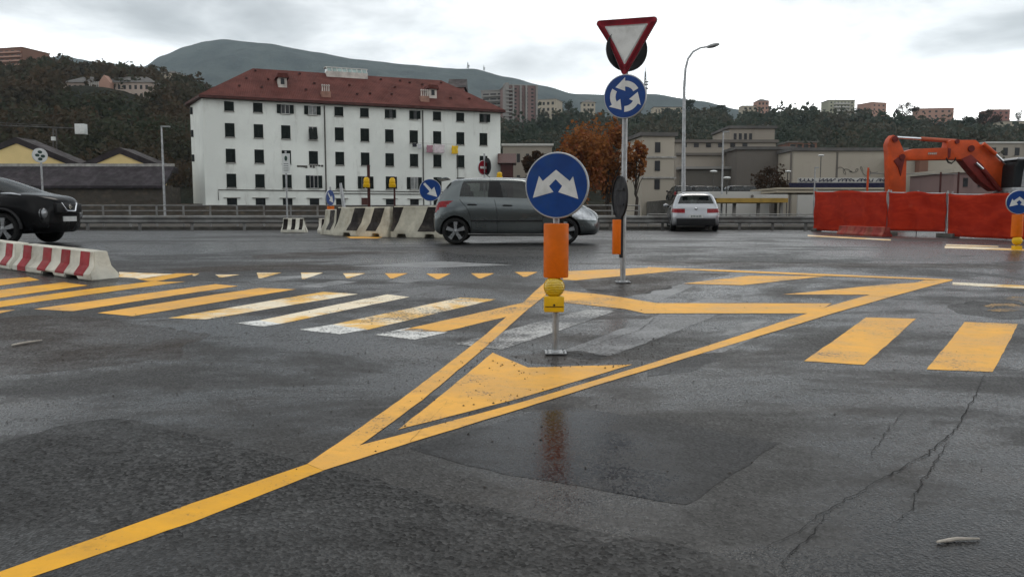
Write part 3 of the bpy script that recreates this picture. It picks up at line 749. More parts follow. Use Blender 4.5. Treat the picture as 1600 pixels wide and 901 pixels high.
def make_wheel(root, x, y, r, sgn):
    w = 0.19
    t = MB(); t.lathe([(r*0.745,-w/2),(r*0.90,-w/2),(r*0.985,-w*0.36),(r,-w*0.2),(r,w*0.2),(r*0.985,w*0.36),(r*0.90,w/2),(r*0.745,w/2),(r*0.70,0.0),(r*0.745,-w/2)],36,'y')
    wh = t.build('wheel', M['rubber'], root, True); wh.location = (x, y-sgn*w/2, r)
    t = MB(); yo = sgn*w*0.40
    t.lathe([(r*0.75,sgn*w*0.47),(r*0.75,yo-sgn*0.02),(r*0.70,yo-sgn*0.03),(r*0.70,yo)],36,'y')
    bk = MB(); bk.lathe([(r*0.74,-sgn*0.02),(1e-4,-sgn*0.02)],24,'y'); bk.build('brake_disc', M['black'], wh, True)
    for k in range(5):
        a = 2*math.pi*k/5+0.3
        t.prism([(rr*math.cos(a+da), rr*math.sin(a+da)) for rr, da in ((0.12*r,-0.9),(0.40*r,-0.30),(0.72*r,-0.22),(0.72*r,0.22),(0.40*r,0.30),(0.12*r,0.9))], 0.03, 'xz', yo-0.015)
    t.lathe([(0.17*r,yo-sgn*0.01),(0.15*r,yo+sgn*0.02),(1e-4,yo+sgn*0.025)],16,'y')
    t.build('rim', M['alloy'], wh, True)
    return wh

def loft_car(name, label, sx, sy, sz, paint_m, wheels, wr, tail_cells, head_cells, loc, rz, n=6, handles=True, plate=None, arch_pad=0.045, lift=None, tail_slant=0.0):
    root = thing(name, label, 'car', loc, rz)
    K = np.array(HATCH)
    if lift: K = lift(K)
    K = K*np.array([sx, sy, sz])
    P = catmull(K, n)                                                # along rings (up)
    P = np.swapaxes(catmull(np.swapaxes(P,0,1), n),0,1)              # along columns
    nr, nc = P.shape[:2]
    P[0::1,0,1] = 0; P[:,-1,1] = 0; P[-1,:,1] = 0
    bot = P[0].copy(); bot[:,1] = 0
    P = np.concatenate([bot[None], P]); nr += 1
    TAGS = ['body','rear_door','front_door','rear_window','side_window','front_window','windscreen','tail_lamp','headlamp','arch','black','bumper']
    T = {k:i for i,k in enumerate(TAGS)}
    def tagof(r, c):                                                 # r: ring cell index (0 = underside), c: column cell
        if r == 0: return 'black'
        r -= 1
        rk, ri = divmod(r, n); ck, ci = divmod(c, n)
        if rk == 5:
            inr = 1 <= ri <= n-1
            if inr and ck in (0,1) and not (ck == 1 and ci >= n-2): return 'rear_window'
            if inr and ck == 4 and ci >= 0: return 'side_window' if ci < n-1 else 'black'
            if inr and ck == 5 and ci < n: return 'front_window' if ci > 0 else 'black'
            if ri <= n-1 and ck >= 7 and not (ck == 7 and ci < 1): return 'windscreen'
        for (r0,r1,c0,c1) in tail_cells:
            q = tail_slant*(r-(r0+r1-1)/2)
            if r0 <= r < r1 and c0+q-(0.5 if r in (r0,r1-1) and tail_slant else 0)*0 <= c < c1+q-(2 if tail_slant and r < r0+3 else 0): return 'tail_lamp'
        for (r0,r1,c0,c1) in head_cells:
            if r0 <= r < r1 and c0 <= c < c1: return 'headlamp'
        if rk in (0,) and 3 <= ck <= 6: return 'black' if ri < 2 else 'body'
        if rk == 0: return 'black' if ri < n//2 else 'body'
        if 1 <= rk <= 4 and ck == 4: return 'rear_door'
        if 1 <= rk <= 4 and ck == 5: return 'front_door'
        return 'body'
    bm = bmesh.new()
    V = {}
    for s in (1, -1):
        for i in range(nr):
            for j in range(nc): V[s,i,j] = bm.verts.new((P[i,j,0], P[i,j,1]*s, P[i,j,2]))
    for s in (1, -1):
        for i in range(nr-1):
            for j in range(nc-1):
                q = [V[s,i,j],V[s,i,j+1],V[s,i+1,j+1],V[s,i+1,j]]
                f = bm.faces.new(q if s < 0 else q[::-1]); f.material_index = T[tagof(i,j)]
    bmesh.ops.remove_doubles(bm, verts=bm.verts, dist=2e-4)
    bad = [f for f in bm.faces if f.calc_area() < 1e-9]
    if bad: bmesh.ops.delete(bm, geom=bad, context='FACES_ONLY')
    bmesh.ops.recalc_face_normals(bm, faces=bm.faces)
    me = bpy.data.meshes.new('shell'); bm.to_mesh(me); bm.free()
    for k in TAGS: me.materials.append(M['black'])
    tmp = bpy.data.objects.new('shell', me); COL.objects.link(tmp)
    cm = MB(); cm.cur = T['arch']
    W2 = K[2,5,1]
    for x in wheels:
        for s in (1,-1): cm.cyl((x, s*(W2-0.30), wr), (x, s*(W2+0.3), wr), wr+arch_pad, None, 40)
    cut = cm.build('cutter', [M['black']]*len(TAGS))
    md = tmp.modifiers.new('b','BOOLEAN'); md.operation = 'DIFFERENCE'; md.object = cut; md.solver = 'EXACT'
    dg = bpy.context.evaluated_depsgraph_get(); ev = tmp.evaluated_get(dg); e = ev.to_mesh()
    vco = [v.co.copy() for v in e.vertices]
    pol = [(tuple(p.vertices), p.material_index, p.center.copy()) for p in e.polygons]
    ev.to_mesh_clear()
    bpy.data.objects.remove(tmp); bpy.data.objects.remove(cut)
    groups = {}
    for vs_, mi, c in pol:
        k = TAGS[mi]; k2 = k
        if k in ('rear_door','front_door','side_window','front_window','tail_lamp','headlamp'): k2 = (k, 1 if c.y > 0 else -1)
        groups.setdefault(k2, []).append((vs_, mi))
    mats = {'body':paint_m,'rear_door':paint_m,'front_door':paint_m,'tail_lamp':M['tail'],'headlamp':M['head'],'arch':M['black'],'black':M['trim']}
    made = {}
    def part(k2, fl, nm, mat, parent, merge=()):
        ids = {}; vs_, fs_ = [], []
        for f, mi in fl:
            q = []
            for v in f:
                if v not in ids: ids[v] = len(vs_); vs_.append(vco[v])
                q.append(ids[v])
            fs_.append(q)
        o = mesh_obj(nm, vs_, fs_, mat, parent, smooth=True)
        bm = bmesh.new(); bm.from_mesh(o.data)
        for ed in bm.edges:
            if len(ed.link_faces) == 2 and ed.calc_face_angle(0) > 0.9: ed.smooth = False
        bm.to_mesh(o.data); bm.free()
        made[k2] = o; return o
    names = {'rear_door':'door','front_door':'door','side_window':'window','front_window':'window','rear_window':'rear_window','windscreen':'windscreen','tail_lamp':'tail_lamp','headlamp':'headlamp','arch':'wheel_arch','black':'lower_trim','body':'body'}
    order = sorted(groups, key=lambda k: (isinstance(k, tuple) and 'window' in k[0]))
    for k2 in order:
        k = k2[0] if isinstance(k2, tuple) else k2
        par = root
        if k == 'side_window' and ('rear_door',k2[1]) in made: par = made['rear_door',k2[1]]
        if k == 'front_window' and ('front_door',k2[1]) in made: par = made['front_door',k2[1]]
        part(k2, groups[k2], names[k], M['glass'] if 'window' in k or k == 'windscreen' else mats[k], par)
    # door seams, handles, mirrors
    def P_at(rk, ck, s): q = P[1+int(round(rk*n)), int(round(ck*n))]; return Vector((q[0], q[1]*s, q[2]))
    for s in (1,-1):
        for dk, c0, c1 in (('rear_door',4,5),('front_door',5,6)):
            d = made.get((dk,s))
            if d is None: continue
            t = MB()
            for cc in ((c0, c1) if dk == 'front_door' else (c0,)):
                pts = [P_at(1+k*(4.0/(4*n)), cc, s) for k in range(4*n+1)]
                t.tube(pts, 0.006, 5)
            t.tube([P_at(1, c0+k/n, s) for k in range(n+1)], 0.006, 5)
            t.build('door_seam', M['trim'], d, True)
            if handles:
                q = P_at(4-1.5/n, c0+0.22, s); t = MB()
                t.tube([q+Vector((-0.02,s*0.004,0)), q+Vector((0.02,s*0.030,0.004)), q+Vector((0.15,s*0.030,0.0)), q+Vector((0.19,s*0.004,-0.004))],[0.010,0.015,0.015,0.010],8)
                t.build('handle', M['trim'] if s else paint_m, d, True)
        t = MB(); q = P_at(5, 6, s)
        t.sphere((0,0,0),0.105,16,10,0.72); mo = t.build('mirror', paint_m, root, True); mo.location = q+Vector((-0.02, s*0.15, 0.06)); mo.scale = (0.75,1.0,1)
        t = MB(); t.tube([(0.0,-s*0.17/1.0,-0.07),(0,-s*0.03,-0.02)],[0.035,0.03],8); t.build('mirror_arm', M['trim'], mo, True)
        for x in wheels: make_wheel(root, x, s*(W2-0.012), wr, s)
    # side sill strip and rub strip
    for s in (1,-1):
        t = MB(); pts = [P_at(0.75, 3.6+k*0.25, s)+Vector((0,s*0.008,0)) for k in range(11)]; t.tube(pts, 0.014, 6); t.build('sill_strip', M['rail'] if plate is None else M['trim'], root, True)
    for s in (1,-1):
        t = MB(); pts = [P_at(2.02, 4.05+k*0.19, s)+Vector((0,s*0.006,0)) for k in range(11)]; t.tube(pts, 0.020, 6); t.build('rub_strip', M['trim'], root, True)
    # cabin: floor, dashboard, two rows of seats
    t = MB(); zf = 0.30*sz
    t.b2(0.55*sx,2.9*sx,-0.66*sy,0.66*sy,zf,zf+0.04); t.b2(2.45*sx,2.8*sx,-0.62*sy,0.62*sy,0.62*sz,0.93*sz)
    for xr in (1.05, 1.85):
        for yy in ((-0.36,0.36)):
            t.box((xr*sx,yy*sy,0.55*sz),(0.5,0.48,0.22)); t.box((xr*sx-0.24,yy*sy,0.88*sz),(0.16,0.46,0.62*sz),0,0,-0.22); t.box((xr*sx-0.33,yy*sy,1.24*sz),(0.10,0.26,0.17))
    t.build('seats', M['seat'], root, bevel=0.03)
    return root, made, P_at

# silver grey hatchback passing from left to right
M['paint_grey'] = car_materials('metallic_grey_paint', (0.110,0.124,0.127), 0.24, 0.9, 0.3, 0.35)
M['paint_white'] = car_materials('white_paint', (0.36,0.37,0.39), 0.28, 0.5)
M['paint_black'] = car_materials('black_paint', (0.003,0.003,0.0035), 0.20, 0.0, 0.0, 0.02, 0.16)
n = 6
Ys = 17.55
x0 = W(675,340,Ys).x
root, made, PA = loft_car('hatchback_car', 'silver grey five door hatchback driving past behind the blue island sign', 1.01, 1.0, 1.0, M['paint_grey'], (0.51,2.93), 0.295,
    [(2*n+4, 4*n+3, 1*n+4, 2*n+4)], [(2*n+1, 3*n+5, 7*n+1, 8*n+3)], (x0, Ys+0.84, 0), 0.0, tail_slant=0.45)
t = MB()
t.box((0.20,0,1.455),(0.22,0.98,0.03),0,0,-0.15); t.build('roof_spoiler', M['paint_grey'], root, bevel=0.01)
t = MB(); t.box((3.70,0,0.52),(0.03,0.9,0.10)); t.build('grille', M['trim'], root, bevel=0.01)
t = MB(); t.box((0.0,0,0.62),(0.02,0.5,0.11)); t.build('number_plate', M['plate'], root)
t = MB(); t.tube([(1.25,0,1.495),(1.05,0,1.66)],[0.008,0.004],6); t.build('aerial', M['trim'], root)

# white hatchback seen from behind
p = G(1087, 361.5)
root, made, PA = loft_car('hatchback_car', 'white hatchback seen from behind beside the guardrail', 1.13, 1.06, 0.975, M['paint_white'], (0.80,3.42), 0.315,
    [(3*n-2, 3*n+4, 0*n+4, 2*n+4)], [(2*n+1, 3*n+5, 7*n+1, 8*n+3)], (p.x, p.y, 0), R(90)-R(8))
t = MB(); t.box((-0.012,0,0.56),(0.03,0.52,0.115)); pl = t.build('number_plate', M['plate'], root)
t = MB()
for k in range(7): t.box((-0.029,-0.17+0.056*k,0.56),(0.003,0.028,0.06))
t.build('plate_characters', M['panel_ink'], pl)
t = MB(); t.lathe([(0.05,0.0),(0.05,0.012),(1e-4,0.016)],20,'x'); em = t.build('tailgate_badge', M['chrome'], root, True); em.location = (0.035,0,0.84); em.rotation_euler = (0,0,math.pi)
t = MB(); t.box((0.03,0,0.345),(0.12,1.42,0.27)); t.build('rear_diffuser', M['trim'], root, bevel=0.02)
t = MB(); t.box((0.34,0,1.425),(0.26,1.02,0.035),0,0,-0.12); t.build('roof_spoiler', M['paint_white'], root, bevel=0.012)
t = MB(); t.tube([(0.25,0.0,1.06),(0.20,0.33,1.08)],[0.008,0.006],6); t.build('rear_wiper', M['trim'], root)

# black crossover entering from the left
YJ = 17.3
nose = W(128,340,YJ+1.55).x+0.16
SXJ = 1.115
def crossover(K):
    for c, w in ((6,0.4),(7,0.8),(8,1),(9,1),(10,1)):
        K[0,c,2] += 0.05*w; K[1,c,2] += 0.05*w; K[2,c,2] += 0.10*w; K[3,c,2] += 0.17*w; K[4,c,2] += 0.17*w; K[5,c,2] += 0.09*w
        K[5,c,0] += 0.24*w; K[6,c,0] += 0.08*w
        if c >= 8: K[4,c,0] += 0.17; K[3,c,0] += 0.06; K[4,c,1] *= 1.08
    return K
root, made, PA = loft_car('crossover_car', 'glossy black crossover car driving in at the left edge', SXJ, 1.04, 1.045, M['paint_black'], (0.62,3.17), 0.345,
    [(2*n+3, 4*n+3, 1*n+4, 2*n+4)], [], (nose-3.71*SXJ, YJ+0.88, 0), R(-2), arch_pad=0.06, lift=crossover)
xf = 3.70*SXJ
M['lamp_round'] = pm('round_headlamp', (0.30,0.31,0.32), 0.15, 0.5, 0.3, 20, coat=0.5)
for s in (1,-1):
    t = MB(); t.sphere((0,0,0),0.125,18,10); lm = t.build('headlamp', M['lamp_round'], root, True); lm.location = (xf-0.17, s*0.66, 0.68); lm.scale = (0.6,1,1)
    t = MB(); t.lathe([(0.116,0),(0.135,0.01),(0.135,0.05),(0.116,0.05)],24,'x'); t.build('lamp_ring', M['trim'], lm, True)
t = MB(); t.box((xf-0.02,0,0.80),(0.10,0.95,0.20)); t.build('grille', M['trim'], root, bevel=0.02)
t = MB(); t.tube([(xf+0.01,0.29,0.91),(xf+0.05,0.16,0.735),(xf+0.055,-0.16,0.735),(xf+0.01,-0.29,0.91)],0.022,8); t.build('grille_chrome', M['chrome'], root, True)
t = MB(); t.lathe([(0.055,0),(0.055,0.014),(1e-4,0.018)],18,'x'); t.box((0.012,0,0),(0.014,0.15,0.02)); em = t.build('grille_badge', M['chrome'], root, True); em.location = (xf+0.03,0,0.83)
t = MB(); t.box((xf+0.02,0,0.56),(0.02,0.50,0.11)); t.build('number_plate', M['plate'], root)
for sgn in (1,-1):
    q = PA(4.1, 7.35, sgn); t = MB(); t.tube([q+Vector((-0.28,0,0.035)), q+Vector((-0.05,sgn*0.004,0.03)), q+Vector((0.16,-sgn*0.01,0.0))],[0.012,0.030,0.014],8); t.build('marker_lamp', M['head'], root, True)
    for x in (0.62,3.17):
        t = MB(); t.tube([(x+0.43*math.cos(a), sgn*0.885, 0.345+0.43*math.sin(a)) for a in [math.pi*k/16 for k in range(17)]], 0.035, 6); t.build('arch_flare', M['trim'], root, True)
# ================================================================ white apartment building across the river
def facade_mat(name, col, streak=0.35, seed=0.0, sc_=0.35, dirt=(0.28,0.27,0.24)):
    t = NT(name); v = t.pos((1,1,0.22)); v2 = t.pos()
    c = t.mix(t.ramp(t.noise(v2, sc_*0.5, 6, 0.6), 0.35, 0.68), tuple(x*0.86 for x in col), col)
    c = t.mix(t.ramp(t.noise(v, sc_*3.0, 8, 0.7, 0.3), 0.52, 0.80, 0, streak), c, dirt)
    c = t.mix(t.ramp(t.noise(v2, sc_*6, 6, 0.7), 0.55, 0.8, 0, streak*0.6), c, tuple(x*0.7 for x in col))
    t.set(Base_Color=c, Roughness=0.85, Specular_IOR_Level=0.25); t.bump(t.noise(v2, 8, 4), 0.15, 0.02)
    return t.m
M['facade'] = facade_mat('whitewashed_wall', (0.79,0.82,0.775), 0.6)
M['tiles'] = None
t = NT('roof_tiles'); v = t.pos(obj=True)
wv = t.n('ShaderNodeTexWave'); wv.wave_type='BANDS'; wv.bands_direction='X'; wv.inputs['Scale'].default_value = 1.4; wv.inputs['Distortion'].default_value = 0.4; t.l(v, wv.inputs[0])
c = t.mix(t.ramp(t.noise(v, 0.5, 7, 0.7), 0.3, 0.7), (0.070,0.022,0.018), (0.125,0.043,0.036))
c = t.mix(t.ramp(t.noise(v, 3.0, 6, 0.7), 0.50, 0.75, 0, 0.5), c, (0.12,0.05,0.04))
t.set(Base_Color=c, Roughness=0.85, Specular_IOR_Level=0.1); t.bump(wv.outputs[0], 0.35, 0.06); M['tiles'] = t.m
M['eave'] = pm('dark_eave', (0.070,0.026,0.022), 0.7, 0, 0.3, 1)
M['shutter'] = pm('dark_green_shutter', (0.007,0.012,0.010), 0.7, 0, 0.4, 2)
M['pane'] = pm('dark_window_pane', (0.020,0.022,0.024), 0.12, 0, 0.4, 0.7)
M['curtain'] = pm('pale_window_curtain', (0.24,0.25,0.25), 0.5, 0, 0.3, 2)
M['frame_w'] = pm('window_frame_white', (0.5,0.5,0.48), 0.6, 0, 0.2, 2)
M['sill'] = pm('stone_sill', (0.34,0.33,0.31), 0.8, 0, 0.3, 2)
M['pipe'] = pm('dark_pipe', (0.10,0.095,0.085), 0.6, 0.2, 0.4, 1.5)

XA = W(322,332,100.0).x
A0 = Vector((XA, 100.0, 0)); FD = Vector((2.49,1,0)).normalized(); FN = Vector((FD.y,-FD.x,0))
FROT = math.atan2(FD.y, FD.x)
def facade_hit(x, y, depth=0.0):                     # photo point -> facade coordinates (along, up), plane set back by depth
    d = ray(x, y); P0 = A0 - FN*depth
    o = Vector((0,0,H)); t = (P0-o).dot(FN)/d.dot(FN); q = o + d*t
    return (q-A0).dot(FD), q.z
house = thing('apartment_house', 'long white four storey apartment house with red hipped tile roof and dark green shutters', 'building', A0, FROT)
LW = facade_hit(782,250)[0]
z_e = facade_hit(330,150)[1]; DEP = 15.0
# left wing corner points in local coordinates
def tolocal(p): q = Vector(p)-A0; return (q.dot(FD), -q.dot(FN))
bw = W(298,200,107.0); Bl = tolocal((bw.x, 107.0, 0))
foot = [(0,0),(LW,0),(LW,DEP),(Bl[0]+1.5,DEP+3),(Bl[0],Bl[1])]
t = MB(); t.prism(foot, z_e+3.0, 'xy', -3.0); t.build('wall', M['facade'], house)
OV = 0.75
RH = facade_hit(395,107,7.5)[1]; rx0 = facade_hit(395,107,7.5)[0]; rx1 = facade_hit(690,122,7.5)[0]
ev = [(-0.4,-OV),(LW+0.5,-OV),(LW+0.5,DEP+OV),(Bl[0]+1.0,DEP+3+OV),(Bl[0]-0.6,Bl[1]-0.4)]
zv = [z_e, z_e, z_e, z_e, z_e-0.1]
t = MB(); vs_ = [(x,y,z) for (x,y),z in zip(ev,zv)] + [(rx0,7.5,RH),(rx1,7.5,RH)]
t.add(vs_, [(0,1,6,5),(1,2,6),(2,3,5,6),(3,4,5),(4,0,5)])
t.build('roof', M['tiles'], house); roof_o = house.children[-1]
roof_o = [c for c in house.children if c.name.startswith('roof')][0]
t = MB(); t.prism(ev, 0.30, 'xy', z_e-0.32); t.build('eave', M['eave'], house)
def roof_z(y): return z_e + (RH-z_e)*(y+OV)/(7.5+OV)

# one window of each kind, then copies
def window(kind, u, z, w, h, proto={}):
    key = (kind, round(w,2), round(h,2))
    if key in proto: o = copy_tree(proto[key], house)
    else:
        t = MB(); d = 0.10
        t.b2(-w/2,w/2,-0.015,0.02,-h/2,h/2)
        o = t.build('window', M['pane'] if kind != 'curtain' else M['curtain'], house)
        fr = MB()
        for x in (-w/2, w/2): fr.b2(x-0.05,x+0.05,-0.05,0.0,-h/2-0.05,h/2+0.05)
        fr.b2(-w/2+0.05,w/2-0.05,-0.05,0.0,h/2-0.03,h/2+0.05); fr.b2(-0.035,0.035,-0.045,0.0,-h/2,h/2-0.03)
        fr.build('frame', M['frame_w'] if kind in ('open','curtain','ajar') else M['shutter'], o)
        s = MB(); s.b2(-w/2-0.12,w/2+0.12,-0.12,0.0,-h/2-0.14,-h/2-0.055); s.build('sill', M['sill'], o)
        def leaf():
            t = MB(); t.b2(0,w/2-0.01,-0.025,0.025,-h/2,h/2); n = int(h/0.13)
            for k in range(n): t.box((w/4,-0.030,-h/2+(k+0.5)*h/n),(w/2-0.12,0.02,0.07),0,0.5)
            return t
        if kind in ('closed','part'):
            a = leaf().build('shutter', M['shutter'], o); a.location = (-w/2,-0.075,0)
            b = leaf().build('shutter', M['shutter'], o); b.location = (0.01,-0.075,0)
            if kind == 'part': b.rotation_euler = (0,0,0); b.location = (w/2,-0.085,0); b.rotation_euler=(0,0,-R(52))
        elif kind in ('open','curtain'):
            a = leaf().build('shutter', M['shutter'], o); a.location = (-w+0.0,-0.085,0)
            b = leaf().build('shutter', M['shutter'], o); b.location = (w/2+0.02,-0.085,0)
        elif kind == 'ajar':                         # top hung: leaves pushed out at the foot
            for x in (-w/2, 0.01):
                a = leaf().build('shutter', M['shutter'], o); a.location = (x,-0.30 if x<0 else -0.42,-0.05); a.rotation_euler = (-R(26),0,0)
        proto[key] = o
    o.location = (u, 0, z)
    return o
XS = [359.4,404.2,446.8,489,530.2,570,608.3,646.4,683,719.2,755.3]
US = [facade_hit(x,215)[0] for x in XS]
ZR = [facade_hit(359,166.5)[1], facade_hit(363,203.6)[1], facade_hit(363,243.5)[1], facade_hit(363,282.3)[1]]
KIND = {(0,2):'open',(0,3):'curtain',(0,6):'part',(0,7):'part',(0,10):'part',(1,3):'ajar',(3,3):'open',(3,5):'open',(3,7):'curtain',(3,6):'part'}
for r, z in enumerate(ZR):
    for k, u in enumerate(US):
        h = 1.10 if r == 0 else 1.62
        window(KIND.get((r,k),'closed'), u, z, 1.04, h)
zb5 = facade_hit(363,317)[1]
for k, u in enumerate(US):
    if k == 5:
        t = MB(); t.b2(u-0.6,u+0.6,-0.03,0.02,-1.0,zb5+0.75); t.build('door', M['eave'], house)
        continue
    o = window('bare', u, zb5-0.1, 1.1, 1.3)
    t = MB(); t.b2(-1.0,1.0,-0.16,0.0,0.72,0.80); t.build('lintel', M['sill'], o)
for k in range(3):                                   # small slit windows of the narrow side wing
    q = Vector((Bl[0]*0.80, Bl[1]*0.80, ZR[k])); t = MB(); t.box((0,0,0),(0.35,0.5,0.9), math.atan2(Bl[1],Bl[0])); s = t.build('window', M['pane'], house); s.location = q
# pipes and ledges
zp = facade_hit(400,297)[1]; zp2 = facade_hit(520,300.5)[1]
up = facade_hit(508.5,250)[0]; up2 = facade_hit(661,250)[0]; up3 = facade_hit(715,270)[0]
for nm, a, b, r in (('drainpipe',(up,-0.09,z_e-0.5),(up,-0.09,0),0.085),('drainpipe',(up2,-0.09,z_e-0.5),(up2,-0.09,0),0.085),('drainpipe',(up3,-0.09,facade_hit(715,240)[1]),(up3,-0.09,0),0.05)):
    t = MB(); t.cyl(a,b,r,None,8); t.build(nm, M['pipe'], house, True)
t = MB(); u0 = facade_hit(341,297)[0]; t.tube([(u0,-0.07,zp-1.3),(u0,-0.07,zp),(LW-4,-0.07,zp)],0.055,6); t.tube([(up+0.3,-0.07,zp2-0.15),(LW-6,-0.07,zp2-0.15)],0.055,6); t.build('service_pipe', M['pipe'], house, True)
t = MB()
for (x0,x1,y) in ((464,480,260),(484,506,259)):
    for k in range(5):
        a = facade_hit(x0+(x1-x0)*k/5, y)[0]; t.b2(a,a+0.28,-0.05,0.0,facade_hit(x0,y)[1]-0.3*rnd.random(),facade_hit(x0,y)[1]+0.14)
t.build('wall_bracket', M['pipe'], house)
# roof furniture
M['dormer'] = pm('dormer_plaster', (0.52,0.48,0.44), 0.8, 0, 0.3, 1)
M['pot'] = pm('clay_chimney', (0.30,0.17,0.13), 0.85, 0, 0.3, 1)
def on_roof(x, y):                                   # photo point -> roof slope
    lo, hi = -0.7, 7.5
    for _ in range(40):
        m = (lo+hi)/2; u, z = facade_hit(x, y, m)
        if z > roof_z(m): lo = m
        else: hi = m
    return facade_hit(x, y, lo)[0], lo, roof_z(lo)
for x, y in ((441,134),(675,151)):
    u, d, z = on_roof(x, y)
    t = MB(); t.b2(u-0.55,u+0.55,d-0.5,d+1.5,z-0.3,z+1.0); dm = t.build('dormer', M['dormer'], roof_o)
    t = MB(); t.prism([(u-0.85,z+0.95),(u+0.85,z+0.95),(u+0.6,z+1.5),(u-0.6,z+1.5)], 2.6, 'xz', d-0.8); t.build('dormer_roof', M['tiles'], roof_o)
    t = MB(); t.b2(u-0.24,u+0.24,d-0.53,d-0.45,z+0.1,z+0.85); t.build('dormer_window', M['pane'], roof_o)
for x, y in ((509,150),(663,157)):
    u, d, z = on_roof(x, y)
    t = MB(); t.b2(u-0.6,u+0.6,d-0.4,d+0.4,z-0.4,z+0.55); t.build('chimney', M['pot'], roof_o)
    for k in range(4):
        t = MB(); t.lathe([(0.09,z+0.55),(0.07,z+1.25),(0.13,z+1.27),(0.13,z+1.42),(1e-3,z+1.5)],8,'z',(u-0.42+0.28*k,d,0)); t.build('chimney_pot', M['dormer'], roof_o)
u0, z0 = facade_hit(509,121,7.2); u1, z1 = facade_hit(573,124,7.2); zt = facade_hit(540,108,7.2)[1]
t = MB(); t.b2(u0,u1,6.4,8.8,RH-1.4,RH+0.12); t.build('skylight_base', M['dormer'], roof_o)
M['sky_glass'] = pm('skylight_glass', (0.30,0.38,0.36), 0.12, 0, 0.3, 1)
t = MB(); t.prism([(6.5,RH+0.12),(8.7,RH+0.12),(8.2,zt),(7.0,zt)], u1-u0-0.2, 'yz', u0+0.1); lant = t.build('skylight', M['sky_glass'], roof_o)
t = MB()
for k in range(9):
    u = u0+0.1+(u1-u0-0.2)*k/8; t.tube([(u,6.46,RH+0.12),(u,6.96,zt+0.03)],0.07,5)
t.b2(u0-0.1,u1+0.1,6.9,8.3,zt,zt+0.14); t.build('skylight_frame', M['frame_w'], roof_o)
for x, y in ((399,111),(385,123),(374,135),(409,137),(419,125),(478,141),(491,131),(468,116),(546,134),(558,148),(595,125),(612,148),(617,137),(625,127),(640,130),(704,154),(733,155),(689,130),(660,133),(578,147)):
    u, d, z = on_roof(x, y); t = MB(); t.box((u,d-0.05,z+0.10),(0.28,0.4,0.16)); t.build('roof_vent', M['eave'], roof_o)

# laundry on lines below the third floor
def cloth(name, label, cat, x0, x1, y0, y1, mat):
    a = facade_hit(x0,y0); b = facade_hit(x1,y1); w = b[0]-a[0]; vs_, fs_ = [], []; n = 8
    for i in range(n+1):
        for j in range(n+1):
            u = a[0]+w*i/n; zz = a[1]+(b[1]-a[1])*j/n; vs_.append((u+0.04*math.sin(j*1.3), -0.75-0.06*math.sin(i*1.7+j*0.6)*j/n, zz-0.05*math.sin(math.pi*i/n)))
    for i in range(n):
        for j in range(n): fs_.append((i*(n+1)+j,(i+1)*(n+1)+j,(i+1)*(n+1)+j+1,i*(n+1)+j+1))
    o = mesh_obj(name, vs_, fs_, mat, None, True); md = o.modifiers.new('s','SOLIDIFY'); md.thickness = 0.01
    o.location = A0; o.rotation_euler = (0,0,FROT)
    return tag(o, label, cat, 'washing hung under the windows of the white house')
for i, (x0,x1,y0,y1,col,lab) in enumerate([(642,649,224,230,(0.03,0.03,0.04),'small dark cloth at the left end of the washing line on the white house'),(650,656,225,233,(0.55,0.56,0.58),'narrow white cloth beside the drainpipe on the white house'),(664,674,227,239,(0.36,0.20,0.24),'dull pink cloth hanging right of the drainpipe on the white house'),(675,692,226,240,(0.60,0.53,0.55),'pale wide sheet hanging on the white house'),(703,713,228,241,(0.75,0.48,0.03),'bright yellow cloth hanging on the white house')]):
    cloth('hanging_cloth', lab, 'laundry', x0,x1,y0,y1, pm('cloth_fabric', col, 0.9, 0, 0.2, 3))
t = MB(); a = facade_hit(640,224); b = facade_hit(718,227); t.tube([(a[0],-0.75,a[1]+0.02),(b[0],-0.75,b[1]+0.02)],0.015,5)
for q in (a, b): t.tube([(q[0],-0.75,q[1]+0.02),(q[0],0.0,q[1]+0.02)],0.02,5)
o = t.build('washing_line', M['pipe'], None); o.location = A0; o.rotation_euler = (0,0,FROT); tag(o, 'thin washing line on brackets across the white house wall', 'washing line')

# river wall of rubble stone
t = NT('rubble_wall'); v = t.pos((1,1,1.4))
vo = t.n('ShaderNodeTexVoronoi'); t.l(v, vo.inputs['Vector']); vo.inputs['Scale'].default_value = 1.3
c = t.mix(t.ramp(t.noise(v, 0.25, 8, 0.7), 0.35, 0.68), (0.050,0.040,0.030), (0.115,0.092,0.066))
c = t.mix(t.ramp(vo.outputs['Distance'], 0.1, 0.6), c, (0.055,0.046,0.036))
c = t.mix(t.ramp(t.noise(v, 1.5, 6, 0.7), 0.5, 0.75, 0, 0.7), c, (0.02,0.022,0.014))
t.set(Base_Color=c, Roughness=0.9); t.bump(vo.outputs['Distance'], 0.6, 0.15); M['rubble'] = t.m
t = MB(); t.b2(W(-400,320,88).x, W(300,320,88).x, 88, 91, -1, W(200,318,88).z); t.b2(W(300,320,88).x,W(1060,320,88).x,88,90,-1,W(400,320.5,88).z)
tag(t.build('river_wall', M['rubble'], None), 'brown rubble stone wall along the far river bank under the white house', 'wall')
t = MB(); a = W(160,290,96); b = W(255,290,96)
t.b2(W(-300,0,96).x, W(254,300,96).x, 96, 99, 0, W(100,289,96).z)
tag(t.build('stone_wall', M['rubble'], None), 'upper brown stone wall below the dark shed roof on the left', 'wall')

